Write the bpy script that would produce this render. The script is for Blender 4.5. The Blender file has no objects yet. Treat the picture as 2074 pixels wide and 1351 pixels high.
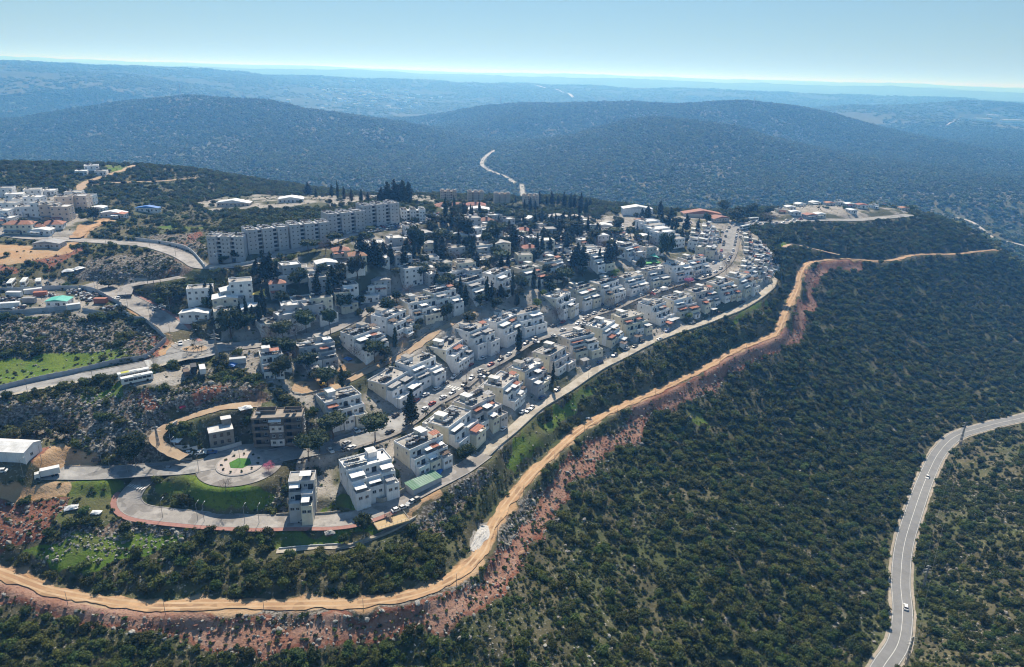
# Aerial view of a hillside town above scrub-covered slopes, hazy hills behind.
import bpy, math, random
import numpy as np
from mathutils import Matrix, Vector
random.seed(7); RNG = np.random.default_rng(7)
SC = bpy.context.scene
COL = SC.collection
# ------------------------------------------------------------------ camera
FPX, CX, CY = 1427.0, 1037.0, 675.5          # focal length and centre in photo pixels (2074 x 1351)
PITCH, ROLL, CAMZ = math.radians(20.2), math.radians(1.6), 330.0
_f = np.array([0, math.cos(PITCH), -math.sin(PITCH)])
_r0 = np.array([1.0, 0, 0]); _u0 = np.array([0, math.sin(PITCH), math.cos(PITCH)])
_r = _r0*math.cos(ROLL) + _u0*math.sin(ROLL)
_u = _u0*math.cos(ROLL) - _r0*math.sin(ROLL)
cam = bpy.data.cameras.new('camera'); camo = bpy.data.objects.new('camera', cam); COL.objects.link(camo)
cam.sensor_width = 36.0; cam.lens = 36.0*FPX/2074.0; cam.clip_start = 1.0; cam.clip_end = 120000.0
camo.matrix_world = Matrix(((_r[0], _u[0], -_f[0], 0), (_r[1], _u[1], -_f[1], 0), (_r[2], _u[2], -_f[2], CAMZ), (0, 0, 0, 1)))
SC.camera = camo
# ------------------------------------------------------------------ sky, sun, exposure
SUN_EL, SUN_AZ = math.radians(47), math.radians(-3)       # azimuth measured from +Y towards +X
W = bpy.data.worlds.new('World'); SC.world = W; W.use_nodes = True
nt = W.node_tree; bg = nt.nodes['Background']
sky = nt.nodes.new('ShaderNodeTexSky'); sky.sky_type = 'NISHITA'; sky.sun_disc = False
sky.sun_elevation = SUN_EL; sky.sun_rotation = SUN_AZ; sky.altitude = 500; sky.air_density = 1.3; sky.dust_density = 0.0; sky.ozone_density = 2.5
tint = nt.nodes.new('ShaderNodeMix'); tint.data_type = 'RGBA'; tint.blend_type = 'MULTIPLY'; tint.inputs[0].default_value = 1.0; tint.inputs[7].default_value = (0.58, 0.80, 1.0, 1)
soft = nt.nodes.new('ShaderNodeGamma'); soft.inputs[1].default_value = 0.62
nt.links.new(sky.outputs[0], soft.inputs[0]); nt.links.new(soft.outputs[0], tint.inputs[6]); nt.links.new(tint.outputs[2], bg.inputs[0]); bg.inputs[1].default_value = 0.135
sl = bpy.data.lights.new('sun', 'SUN'); so = bpy.data.objects.new('sun', sl); COL.objects.link(so)
sl.energy = 5.0; sl.angle = math.radians(0.53); sl.color = (1.0, 0.93, 0.82)
sd = Vector((math.sin(SUN_AZ)*math.cos(SUN_EL), math.cos(SUN_AZ)*math.cos(SUN_EL), math.sin(SUN_EL)))
so.rotation_euler = sd.to_track_quat('Z', 'Y').to_euler(); so.location = (0, 0, 900)
SC.view_settings.view_transform = 'Standard'; SC.view_settings.look = 'None'
SC.view_settings.exposure = 0.38; SC.view_settings.gamma = 1.0
try: SC.view_settings.use_curve_mapping = False
except Exception: pass
SC.render.engine = 'CYCLES'
cy = SC.cycles
cy.use_denoising = True
try: cy.denoiser = 'OPENIMAGEDENOISE'; cy.denoising_input_passes = 'RGB_ALBEDO_NORMAL'; cy.denoising_prefilter = 'ACCURATE'
except Exception: pass
cy.filter_width = 1.1
cy.max_bounces = 5; cy.diffuse_bounces = 3; cy.glossy_bounces = 2; cy.transmission_bounces = 2; cy.volume_bounces = 1
cy.transparent_max_bounces = 8; cy.caustics_reflective = False; cy.caustics_refractive = False
HAZE_COLOR, HAZE_DENSITY = (0.14, 0.44, 1.0), 2.3e-4
# ------------------------------------------------------------------ photo point -> ray
def ray(px, py):
    return _f + _r*((px-CX)/FPX) + _u*((CY-py)/FPX)
def project(P):
    q = np.asarray(P, float) - np.array([0, 0, CAMZ])
    z = q @ _f
    return CX + FPX*(q @ _r)/z, CY - FPX*(q @ _u)/z, z
# ------------------------------------------------------------------ noise
def _hash(ix, iy, s):
    h = (ix.astype(np.int64)*374761393 + iy.astype(np.int64)*668265263 + s*1274126177) & 0x7fffffff
    h = ((h ^ (h >> 13))*1103515245) & 0x7fffffff
    return ((h ^ (h >> 16)) & 0xffff)/65535.0
def vnoise(x, y, s=0):
    x = np.asarray(x, float); y = np.asarray(y, float)
    ix = np.floor(x); iy = np.floor(y); fx = x-ix; fy = y-iy
    fx = fx*fx*(3-2*fx); fy = fy*fy*(3-2*fy)
    a = _hash(ix, iy, s); b = _hash(ix+1, iy, s); c = _hash(ix, iy+1, s); d = _hash(ix+1, iy+1, s)
    return (a*(1-fx)+b*fx)*(1-fy) + (c*(1-fx)+d*fx)*fy
def fbm(x, y, s=0, o=4):
    v = 0; a = 0.5; t = 0
    for k in range(o):
        v = v + a*vnoise(x*2**k, y*2**k, s+k*17); t += a; a *= 0.5
    return v/t
# ------------------------------------------------------------------ terrain: heights surveyed at photo points
# (x, y, drop below the camera in metres)
CTRL_D = [
 (277,765,124),(0,795,128),(140,768,126),(400,710,123),(345,660,120),(240,590,114),(175,565,112),(428,552,103),(400,530,101),(340,505,102),(250,492,102),(130,485,102),(0,471,100),
 (460,545,101),(560,516,97),(664,491,94),(777,461,92),(853,448,92),(920,435,95),
 (60,620,114),(0,545,106),(100,530,105),(200,540,107),(300,540,105),(180,620,115),
 (100,690,123),(250,690,123),(60,745,129),(200,730,127),(330,690,122),
 (520,695,123),(646,680,124),(697,655,121),(777,607,117),(853,579,113),(920,561,112),(1034,524,112),(1135,511,113),
 (487,940,145),(300,948,144),(95,958,142),(0,950,141),(590,920,146),(700,893,145),(772,872,145),(860,815,145),(961,751,144),(1061,693,142),(1187,638,139),(1275,602,136),(1376,569,132),(1457,536,128),(1479,486,121),(1497,458,117),
 (560,840,134),(390,828,130.5),(340,860,134),(320,906,140),(470,880,141),(200,850,132),(60,850,131),(120,900,138),(500,800,130),(430,770,126.5),(350,775,126),(480,740,126),(100,820,129),
 (620,795,134),(747,753,135),(823,713,131),(908,657,127),(971,624,124),(1100,600,125),(1250,560,124),(1340,530,123),
 (262,1014,149),(403,1048,152),(614,1053,154),(740,1035,153),(812,1014,153),(938,948,152),(1036,864,151),(1149,784,150),(1263,718,148),(1380,673,145),(1502,619,140),(1565,569,134),(1555,520,127),
 (600,1000,150),(420,990,148),(700,980,150),(560,870,141),
 (650,1110,157),(300,1120,155),(100,1080,150.5),(60,1010,146),(850,1080,158),(900,1020,156),
 (0,1160,157.5),(200,1218,160.5),(500,1224,162),(800,1212,163),(940,1155,164),(990,1080,165),(1060,985,166),(1180,870,164),(1310,803,162),(1431,743,159),(1557,682,154),(1609,596,147),(1640,533,139),(1743,526,140),(1881,514,145),(2007,507,150),
 (0,1200,159.5),(250,1250,162),(600,1290,165),(900,1240,166.5),(1010,1160,169),(1085,1060,171),(1212,907,169),(1293,850,168),(1456,755,164),(1612,672,159),(1642,600,152),(1705,540,144),
 (0,1351,165),(400,1351,169),(800,1351,173),(1200,1351,183),(1500,1351,199),(1250,1150,183),(1400,1000,183),(1600,1100,195),(1400,1200,190),(1600,850,183),(1750,950,198),(1750,750,184),(1900,750,197),(2074,700,200),(2074,600,188),(1900,600,170),(1750,600,160),
 (1780,1351,207),(1828,1240,207),(1826,1130,208),(1880,960,209),(1940,880,209),(2000,862,209),(2074,845,209),
 (2000,1300,201),(2074,1351,193),(2074,1100,196),(2000,1000,203),(2074,930,204),
 (1552,453,117),(1628,447,118),(1720,446,119),(1843,435,122),(1700,415,117),(1600,420,116),(1600,500,125),(1700,480,126),(1850,475,134),(1960,470,145),
 (1450,430,115),(1300,420,114),(1150,430,112),(1150,400,110),(1000,430,105),(1000,405,106),(850,405,98),(700,400,98),(560,400,99),(450,410,101),(350,420,101),(600,440,93),(450,440,97),(750,560,105),(640,590,109),(540,600,110),(900,500,104),(1050,470,111),(1200,480,115),(1300,480,117),(1400,470,117),
 (174,461,100),(100,440,98),(0,430,97),(100,400,95),(200,410,97),(0,390,93),(300,400,98),
 (130,345,88),(0,330,85),(250,345,89),(400,345,97),(330,368,95),(520,370,105),(600,395,108),
]
# (x, y, distance along the optical axis)
CTRL_Z = [
 (400,198,1650),(250,212,1640),(150,228,1640),(0,248,1680),(550,208,1600),(700,232,1560),(850,262,1500),(950,290,1420),
 (400,260,1360),(200,270,1380),(0,300,1350),(600,270,1330),(750,300,1250),(400,305,1200),(550,330,1080),(700,350,1020),(850,370,960),
 (978,325,1200),(1004,304,1330),(1020,356,1060),(1058,388,950),
 (1300,240,1450),(1200,262,1380),(1100,292,1300),(1450,255,1420),(1600,290,1350),(1300,300,1150),(1200,340,1020),(1400,350,1000),(1300,395,890),(1600,350,1050),(1500,400,880),(1750,330,1180),(1750,390,930),(1900,350,1080),(2074,360,1100),(1900,400,900),(2074,430,860),(2000,460,760),(2074,500,800),
 (1200,206,2050),(1050,212,2150),(900,228,2100),(1350,208,2000),(1500,214,1980),(1650,230,1900),(1800,262,1750),(1950,300,1560),(2074,320,1500),(1050,255,1700),(1500,240,1700),
 (1800,220,2700),(1950,212,2900),(2074,220,3000),(2000,250,2300),(2074,270,2000),(1700,222,2650),
]
# hidden or far ground: (azimuth deg from +Y, distance, drop)
CTRL_P = [
 (-40,60,150),(-20,60,170),(0,60,195),(20,60,205),(40,60,200),(-40,100,165),(0,100,195),(40,100,205),(-55,250,150),(55,300,190),(-55,450,110),(-55,800,95),(55,700,200),(55,1400,160),
 (-35,850,140),(-25,880,150),(-15,900,150),(-8,860,150),(5,800,150),(12,780,150),(20,790,160),(28,820,180),
 (-45,1100,140),(-50,1600,100),(-55,2500,90),(55,2500,110),
 (-30,2100,140),(-18,2100,150),(-8,2100,160),(0,1750,130),(8,1650,110),(18,1650,130),(-30,2600,140),(-15,2700,165),(-3,2700,150),(8,2700,150),(20,2400,150),(30,2400,150),(20,3300,150),(33,3600,150),
 (-34,3100,95),(-30,3000,92),(-24,3100,125),(-12,3600,150),(-5,3600,160),(2,3700,150),(10,3700,165),(20,4200,150),(32,4600,150),
 (-8,4200,135),(0,4400,130),
 (-45,5500,70),(-36,5500,28),(-28,5400,44),(-18,5600,62),(-8,5600,70),(0,5600,75),(10,5600,60),(20,5600,70),(30,5800,80),(45,6000,80),
 (-36,7000,150),(-20,7500,150),(0,7500,150),(20,7500,150),(36,7500,150),
 (-45,10000,20),(-36,10000,0),(-25,10000,25),(-14,10000,10),(-4,10000,40),(6,10000,20),(14,10000,45),(24,10000,30),(36,10000,50),(50,10000,50),
 (-40,13500,100),(-15,13500,100),(10,13500,100),(40,13500,100),
 (-50,17000,0),(-38,17000,-75),(-28,17000,-20),(-16,17000,-45),(-6,17000,10),(5,17000,-35),(16,17000,0),(26,17000,-20),(36,17000,10),(50,17000,10),
 (-40,26000,150),(0,26000,150),(40,26000,150),
]
FARK = 1.5      # how much farther off the hills behind stand
pts = []
for x, y, d in CTRL_D:
    v = ray(x, y); t = d/(-v[2]); pts.append((v[0]*t, v[1]*t, d))
for x, y, z in CTRL_Z:
    z *= FARK; v = ray(x, y); pts.append((v[0]*z, v[1]*z, -v[2]*z))
for a, r, d in CTRL_P:
    if 780 < r: k = FARK if r < 2800 else 1.35; r, d = r*k, d*k
    a = math.radians(a); pts.append((math.sin(a)*r, math.cos(a)*r, d))
pts = np.array(pts)
cu = np.log(np.hypot(pts[:, 0], pts[:, 1])); cv = np.arctan2(pts[:, 0], pts[:, 1])
def _tk(r2): return 0.5*r2*np.log(r2+1e-12)
n = len(pts)
A = np.zeros((n+3, n+3)); A[:n, :n] = _tk((cu[:, None]-cu)**2+(cv[:, None]-cv)**2) + np.eye(n)*2e-4
A[:n, n] = A[n, :n] = 1; A[:n, n+1] = A[n+1, :n] = cu; A[:n, n+2] = A[n+2, :n] = cv
WT = np.linalg.solve(A, np.concatenate([pts[:, 2], np.zeros(3)]))
def tps(u, v):
    out = np.empty(u.shape)
    for i in range(u.shape[0]):
        r2 = (u[i][:, None]-cu)**2+(v[i][:, None]-cv)**2
        out[i] = _tk(r2) @ WT[:n] + WT[n] + WT[n+1]*u[i] + WT[n+2]*v[i]
    return out
RAD = np.concatenate([np.geomspace(60, 150, 40, endpoint=False), np.geomspace(150, 900, 420, endpoint=False), np.geomspace(900, 35000, 285)])
TH = np.radians(np.linspace(-54, 54, 640))
LR = np.log(RAD)
GU, GV = np.meshgrid(LR, TH, indexing='ij')
GX = np.exp(GU)*np.sin(GV); GY = np.exp(GU)*np.cos(GV); GR = np.exp(GU)
GZ = CAMZ - tps(GU, GV)
# broad and fine relief
amp = np.clip((GR-800)/700, 0, 1)
GZ += amp*((fbm(GX/330, GY/330, 3, 3)-0.5)*22 + (fbm(GX/80, GY/80, 9, 3)-0.5)*7)*np.clip(GR/2200, 0.5, 1.6)
GZ += np.clip((GR-4000)/2000, 0, 1)*((fbm(GX/1200, GY/1200, 5, 4)-0.5)*80)
nearamp = np.clip((GR-100)/100, 0, 1)*(1-amp)
GZ += nearamp*((fbm(GX/26, GY/26, 21, 3)-0.5)*2.4 + (fbm(GX/7, GY/7, 31, 2)-0.5)*0.9)
def height(x, y):
    x = np.atleast_1d(np.asarray(x, float)); y = np.atleast_1d(np.asarray(y, float))
    r = np.hypot(x, y); th = np.arctan2(x, y)
    fi = np.interp(np.log(np.maximum(r, 60.01)), LR, np.arange(len(LR))); fj = np.interp(th, TH, np.arange(len(TH)))
    i = np.clip(fi.astype(int), 0, len(LR)-2); j = np.clip(fj.astype(int), 0, len(TH)-2); a = fi-i; b = fj-j
    return (GZ[i, j]*(1-a)+GZ[i+1, j]*a)*(1-b) + (GZ[i, j+1]*(1-a)+GZ[i+1, j+1]*a)*b
_T = np.geomspace(90, 33000, 1900)
def hit(px, py, zmax=24000):
    """ground point seen at a photo position"""
    v = ray(px, py); X = v[0]*_T; Y = v[1]*_T; Z = CAMZ+v[2]*_T
    g = Z - height(X, Y)
    k = np.nonzero(g < 0)[0]
    if len(k) == 0 or k[0] == 0: return np.array([X[-1], Y[-1], float(height(X[-1], Y[-1])[0])])
    k = k[0]; t0, t1 = _T[k-1], _T[k]
    for _ in range(14):
        tm = .5*(t0+t1)
        if CAMZ+v[2]*tm - height(v[0]*tm, v[1]*tm)[0] < 0: t1 = tm
        else: t0 = tm
    return np.array([v[0]*t1, v[1]*t1, CAMZ+v[2]*t1])
def poly_world(pl): return np.array([hit(*p)[:2] for p in pl])
def inside(P, x, y):
    r = np.zeros(np.shape(x), bool); m = len(P)
    for i in range(m):
        x1, y1 = P[i]; x2, y2 = P[(i+1) % m]
        c = ((y1 > y) != (y2 > y)) & (x < (x2-x1)*(y-y1)/((y2-y1) if y2 != y1 else 1e-9)+x1)
        r ^= c
    return r
def spline(P, step=2.0):
    """Catmull-Rom through points, resampled evenly"""
    P = np.asarray(P, float); Q = np.vstack([2*P[0]-P[1], P, 2*P[-1]-P[-2]]); out = []
    for i in range(1, len(Q)-2):
        p0, p1, p2, p3 = Q[i-1], Q[i], Q[i+1], Q[i+2]
        m = max(2, int(np.linalg.norm(p2-p1)/step)+1)
        for t in np.linspace(0, 1, m, endpoint=False):
            out.append(.5*((2*p1)+(-p0+p2)*t+(2*p0-5*p1+4*p2-p3)*t*t+(-p0+3*p1-3*p2+p3)*t**3))
    out.append(P[-1]); out = np.array(out)
    d = np.concatenate([[0], np.cumsum(np.linalg.norm(np.diff(out[:, :2], axis=0), axis=1))])
    s = np.linspace(0, d[-1], max(2, int(d[-1]/step)+1))
    return np.stack([np.interp(s, d, out[:, k]) for k in range(out.shape[1])], 1)
# ------------------------------------------------------------------ roads: (points, width, blend, smoothing)
ROADS = {
 'entrance_road': ([(-40,803),(100,775),(200,757),(300,737),(370,720),(400,712)], 9.0, 5),
 'upper_access_road': ([(405,706),(375,690),(345,662),(302,630),(252,601),(214,583),(176,575)], 10.5, 5),
 'ridge_road': ([(-30,468),(50,480),(131,485),(226,491),(302,498),(352,511),(388,527),(408,544),(450,541),(521,531),(556,516),(614,503),(664,491),(702,477),(777,463),(853,449),(920,434)], 9.0, 5),
 'loop_road': ([(252,601),(262,585),(290,574),(330,566),(380,558),(420,550)], 7.0, 4),
 'back_street': ([(405,712),(440,705),(520,696),(581,690),(646,680),(697,655),(735,627),(777,607),(803,598),(853,579),(920,556),(976,538),(1034,525),(1135,511),(1230,497),(1260,478),(1270,455),(1245,438)], 9.5, 4),
 'roundabout_road': ([(-40,954),(100,956),(200,957),(300,955),(380,948),(440,935)], 9.0, 5),
 'main_street': ([(540,930),(596,921),(636,908),(697,897),(772,872),(815,849),(860,818),(910,786),(961,751),(1001,726),(1061,693),(1112,670),(1149,656),(1187,639),(1237,618),(1275,602),(1326,584),(1376,569),(1426,556),(1457,536),(1472,511),(1479,486),(1484,466),(1497,458),(1525,453),(1577,451),(1628,447),(1720,446),(1780,442),(1843,435)], 11.0, 4),
 'lower_road': ([(300,958),(292,972),(272,992),(262,1014),(277,1034),(327,1043),(403,1050),(520,1056),(600,1056),(686,1053),(737,1043),(812,1014),(875,982),(938,948),(980,921)], 7.5, 5),
 'front_lane': ([(980,921),(1000,902),(1036,868),(1087,829),(1149,785),(1212,747),(1263,719),(1306,698),(1376,668),(1452,645),(1502,621),(1552,589),(1566,568),(1560,545)], 5.0, 3),
 'footpath': ([(560,1117),(640,1110),(700,1108),(750,1090),(800,1070),(840,1045),(870,1010),(900,985)], 2.6, 3),
 'dirt_track': ([(-40,1145),(0,1160),(100,1195),(200,1218),(300,1225),(500,1224),(700,1222),(800,1212),(880,1185),(940,1155),(975,1120),(990,1080),(1010,1040),(1060,985),(1110,925),(1180,870),(1260,822),(1355,781),(1431,743),(1481,713),(1557,684),(1574,670),(1587,639),(1609,596),(1622,548),(1640,533),(1680,526),(1718,523),(1750,526),(1788,529),(1818,525),(1843,517),(1881,514),(1957,512),(2007,506),(2018,500),(2002,493)], 4.6, 4),
 'valley_road': ([(1760,1400),(1790,1351),(1820,1300),(1828,1240),(1824,1180),(1830,1110),(1850,1040),(1880,960),(1905,912),(1940,882),(2000,863),(2074,845),(2140,828)], 8.0, 6),
 'park_path': ([(672,788),(747,754),(823,713),(873,682),(908,659),(933,641),(971,624)], 4.5, 3),
 'dirt_loop': ([(530,822),(470,825),(390,828),(343,845),(322,868),(320,900),(352,928),(374,940)], 5.0, 4),
 'hill_track': ([(150,395),(163,385),(169,373),(201,360),(252,343),(275,333)], 6.0, 4),
 'hill_side_track': ([(178,377),(227,370),(327,367),(428,360)], 5.0, 3),
 'orange_lane': ([(155,484),(165,470),(180,459),(201,451),(221,441)], 7.0, 3),
 'far_valley_road': ([(1062,400),(1058,388),(1045,372),(1020,357),(995,347),(978,336),(977,326),(988,314),(1004,303)], 9.0, 8),
 'stream_road': ([(2090,508),(2050,492),(2010,475),(1960,452),(1900,430)], 7.0, 6),
 'quarry_track': ([(1585,503),(1605,494),(1625,497),(1660,508),(1700,520)], 4.0, 3),
}
ROADPTS = {}
def carve(P, hw, blend, lower=0.12):
    x0, y0 = P[:, 0].min()-hw-blend-2, P[:, 1].min()-hw-blend-2; x1, y1 = P[:, 0].max()+hw+blend+2, P[:, 1].max()+hw+blend+2
    idx = np.nonzero((GX.ravel() > x0) & (GX.ravel() < x1) & (GY.ravel() > y0) & (GY.ravel() < y1))[0]
    gx = GX.ravel()[idx]; gy = GY.ravel()[idx]; zf = GZ.ravel()
    for s in range(0, len(idx), 4000):
        ii = idx[s:s+4000]
        d2 = (gx[s:s+4000, None]-P[:, 0])**2 + (gy[s:s+4000, None]-P[:, 1])**2
        k = d2.argmin(1); d = np.sqrt(d2[np.arange(len(ii)), k])
        w = np.clip(1-(d-hw-1.2)/blend, 0, 1); w = w*w*(3-2*w)
        zf[ii] = zf[ii]*(1-w) + (P[k, 2]-lower)*w
for nm, (pp, wd, bl) in ROADS.items():
    hp = []
    for p in pp:
        q = hit(*p); k = 0
        while hp and np.linalg.norm(q[:2]-hp[-1][:2]) > (170 if 'far' not in nm else 1200) and k < 30:
            k += 1; q = hit(p[0], p[1]+k)
        hp.append(q)
    P = spline(np.array(hp), 1.6 if nm not in ('far_valley_road', 'stream_road') else 6)
    z = height(P[:, 0], P[:, 1])
    kk = 5 if nm == 'lower_road' else 15; zz = np.convolve(np.pad(z, kk, mode='edge'), np.ones(2*kk+1)/(2*kk+1), mode='valid')
    P[:, 2] = zz; ROADPTS[nm] = P
for nm in ['far_valley_road','stream_road','quarry_track','hill_side_track','hill_track','orange_lane','park_path','footpath','dirt_loop','dirt_track','front_lane','loop_road','ridge_road','upper_access_road','entrance_road','back_street','main_street','roundabout_road','lower_road','valley_road']:
    P = ROADPTS[nm]; pp, wd, bl = ROADS[nm]
    carve(P, wd/2, bl)
    
# level places: (centre px, radius m, blend)
def level(px, py, rad, blend, dz=0, roads=()):
    c = hit(px, py)
    d = np.hypot(GX-c[0], GY-c[1]); w = np.clip(1-(d-rad)/blend, 0, 1); w = w*w*(3-2*w)
    GZ[:] = GZ*(1-w) + (c[2]+dz)*w
    for R_ in [ROADPTS[k_] for k_ in roads]:
        d = np.hypot(R_[:, 0]-c[0], R_[:, 1]-c[1]); w = np.clip(1-(d-rad)/(blend+6), 0, 1); w = w*w*(3-2*w); R_[:, 2] = R_[:, 2]*(1-w)+(c[2]+.1)*w
    return c
RB = level(487, 941, 17.5, 5, 0, ('roundabout_road', 'main_street'))
ISL = level(397, 708, 13, 6, 0, ('entrance_road', 'upper_access_road', 'back_street'))
level(385, 745, 8, 6); level(300, 762, 9, 6)
level(20, 905, 16, 6)
# ------------------------------------------------------------------ materials
MATS = {}
def _nt(name):
    m = bpy.data.materials.new(name); m.use_nodes = True
    t = m.node_tree; b = t.nodes['Principled BSDF']
    return m, t, b
def N(t, typ, **kw):
    n = t.nodes.new(typ)
    for k, v in kw.items(): setattr(n, k, v)
    return n
def mixc(t, fac, a, b, blend='MIX'):
    n = t.nodes.new('ShaderNodeMix'); n.data_type = 'RGBA'; n.blend_type = blend
    for s, v in ((n.inputs[0], fac), (n.inputs[6], a), (n.inputs[7], b)):
        if isinstance(v, bpy.types.NodeSocket): t.links.new(v, s)
        elif isinstance(v, (tuple, list)): s.default_value = (*v[:3], 1)
        else: s.default_value = v
    return n.outputs[2]
def mth(t, op, a, b=None, c=None, clamp=False):
    n = t.nodes.new('ShaderNodeMath'); n.operation = op; n.use_clamp = clamp
    for i, v in enumerate((a, b, c)):
        if v is None: continue
        if isinstance(v, bpy.types.NodeSocket): t.links.new(v, n.inputs[i])
        else: n.inputs[i].default_value = v
    return n.outputs[0]
def noise(t, vec, scale, detail=3, rough=0.55):
    n = t.nodes.new('ShaderNodeTexNoise'); n.inputs['Scale'].default_value = scale; n.inputs['Detail'].default_value = detail; n.inputs['Roughness'].default_value = rough
    t.links.new(vec, n.inputs['Vector']); return n.outputs['Fac']
def ramp(t, fac, lo, hi):
    n = t.nodes.new('ShaderNodeMapRange'); n.inputs[1].default_value = lo; n.inputs[2].default_value = hi; n.interpolation_type = 'SMOOTHSTEP'
    t.links.new(fac, n.inputs[0]); return n.outputs[0]
def pmat(name, c1, c2=None, scale=0.6, rough=0.85, bump=0.0, rnd=0.0, metal=0.0, streak=0.0, spec=0.3, patch=0.0):
    """mottled surface: two tones of the same stuff, object-to-object variation, optional rain streaks"""
    if name in MATS: return MATS[name]
    m, t, b = _nt(name); c2 = c2 or tuple(x*0.75 for x in c1)
    geo = N(t, 'ShaderNodeNewGeometry'); pos = geo.outputs['Position']
    f = ramp(t, noise(t, pos, scale, 5, 0.65), 0.32, 0.68)
    col = mixc(t, f, c1, c2)
    if streak:
        mp = N(t, 'ShaderNodeMapping'); mp.inputs['Scale'].default_value = (1.6, 1.6, 0.12); t.links.new(pos, mp.inputs[0])
        s = ramp(t, noise(t, mp.outputs[0], 1.0, 4, 0.6), 0.5, 0.75)
        col = mixc(t, mth(t, 'MULTIPLY', s, streak), col, tuple(x*0.45 for x in c2))
    if patch:   # repairs, oil stains, dust
        col = mixc(t, mth(t, 'MULTIPLY', ramp(t, noise(t, pos, .16, 2, .4), .54, .57), patch), col, tuple(x*.55 for x in c2))
        col = mixc(t, mth(t, 'MULTIPLY', ramp(t, noise(t, pos, .07, 5, .7), .5, .66), patch), col, tuple(min(.9, x*1.45) for x in c1))
        col = mixc(t, mth(t, 'MULTIPLY', ramp(t, noise(t, pos, 1.3, 4, .7), .58, .72), patch*.8), col, tuple(x*.5 for x in c2))
    if rnd:
        oi = N(t, 'ShaderNodeObjectInfo'); hs = N(t, 'ShaderNodeHueSaturation'); t.links.new(col, hs.inputs['Color'])
        v = N(t, 'ShaderNodeMapRange'); v.inputs[3].default_value = 1-rnd; v.inputs[4].default_value = 1+rnd; t.links.new(oi.outputs['Random'], v.inputs[0]); t.links.new(v.outputs[0], hs.inputs['Value'])
        h = N(t, 'ShaderNodeMapRange'); h.inputs[3].default_value = 0.5-rnd*0.08; h.inputs[4].default_value = 0.5+rnd*0.08
        fr = mth(t, 'FRACT', mth(t, 'MULTIPLY', oi.outputs['Random'], 7.31)); t.links.new(fr, h.inputs[0]); t.links.new(h.outputs[0], hs.inputs['Hue'])
        col = hs.outputs[0]
    t.links.new(col, b.inputs['Base Color']); b.inputs['Roughness'].default_value = rough; b.inputs['Metallic'].default_value = metal
    b.inputs['Specular IOR Level'].default_value = spec
    if bump:
        bn = N(t, 'ShaderNodeBump'); bn.inputs['Strength'].default_value = bump; bn.inputs['Distance'].default_value = 0.3
        t.links.new(noise(t, pos, scale*6, 4), bn.inputs['Height']); t.links.new(bn.outputs[0], b.inputs['Normal'])
    MATS[name] = m; return m
def leafmat(name, c, rnd=0.5, trans=0.3):
    if name in MATS: return MATS[name]
    m, t, b = _nt(name)
    oi = N(t, 'ShaderNodeObjectInfo'); tc = N(t, 'ShaderNodeTexCoord'); geo = N(t, 'ShaderNodeNewGeometry')
    r = oi.outputs['Random']
    c2 = (c[0]*1.9, c[1]*1.5, c[2]*0.9)
    f = ramp(t, noise(t, geo.outputs['Position'], 0.9, 3), 0.35, 0.7)
    col = mixc(t, mth(t, 'MULTIPLY', f, 0.6), c, c2)
    hs = N(t, 'ShaderNodeHueSaturation'); t.links.new(col, hs.inputs['Color'])
    v = N(t, 'ShaderNodeMapRange'); v.inputs[3].default_value = 1-rnd; v.inputs[4].default_value = 1+rnd; t.links.new(r, v.inputs[0]); t.links.new(v.outputs[0], hs.inputs['Value'])
    h = N(t, 'ShaderNodeMapRange'); h.inputs[3].default_value = 0.45; h.inputs[4].default_value = 0.53
    fr = mth(t, 'FRACT', mth(t, 'MULTIPLY', r, 13.7)); t.links.new(fr, h.inputs[0]); t.links.new(h.outputs[0], hs.inputs['Hue'])
    t.links.new(hs.outputs[0], b.inputs['Base Color']); b.inputs['Roughness'].default_value = 0.7; b.inputs['Specular IOR Level'].default_value = 0.25
    if trans:
        tr = N(t, 'ShaderNodeBsdfTranslucent'); t.links.new(hs.outputs[0], tr.inputs[0])
        mx = N(t, 'ShaderNodeMixShader'); mx.inputs[0].default_value = trans
        t.links.new(b.outputs[0], mx.inputs[1]); t.links.new(tr.outputs[0], mx.inputs[2]); t.links.new(mx.outputs[0], t.nodes['Material Output'].inputs[0])
    MATS[name] = m; return m
# ------------------------------------------------------------------ object helpers
def new_mesh(name, V, F, mats=(), fm=None, smooth=False):
    me = bpy.data.meshes.new(name)
    me.from_pydata([tuple(v) for v in V], [], F)
    for m in mats: me.materials.append(m)
    if fm is not None: me.polygons.foreach_set('material_index', np.asarray(fm, dtype=np.int32))
    if smooth: me.polygons.foreach_set('use_smooth', np.ones(len(me.polygons), bool))
    me.update(); return me
def put(name, me, parent=None, loc=None, rz=None, scale=None):
    o = bpy.data.objects.new(name, me); COL.objects.link(o)
    if parent is not None: o.parent = parent
    if loc is not None: o.location = tuple(float(a) for a in loc)
    if rz is not None: o.rotation_euler = (0, 0, rz)
    if scale is not None: o.scale = scale if hasattr(scale, '__len__') else (scale,)*3
    return o
def tag(o, label=None, cat=None, group=None, kind=None):
    if label: o['label'] = label
    if cat: o['category'] = cat
    if group: o['group'] = group
    if kind: o['kind'] = kind
    return o
def empty(name, loc, rz=0.0, label=None, cat=None, group=None):
    o = bpy.data.objects.new(name, None); COL.objects.link(o); o.empty_display_size = 0.5
    o.location = tuple(float(a) for a in loc); o.rotation_euler = (0, 0, rz)
    return tag(o, label, cat, group)
def copy_tree(o, parent=None):
    c = o.copy(); COL.objects.link(c)
    if parent is not None: c.parent = parent
    for ch in o.children: copy_tree(ch, c)
    return c
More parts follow.
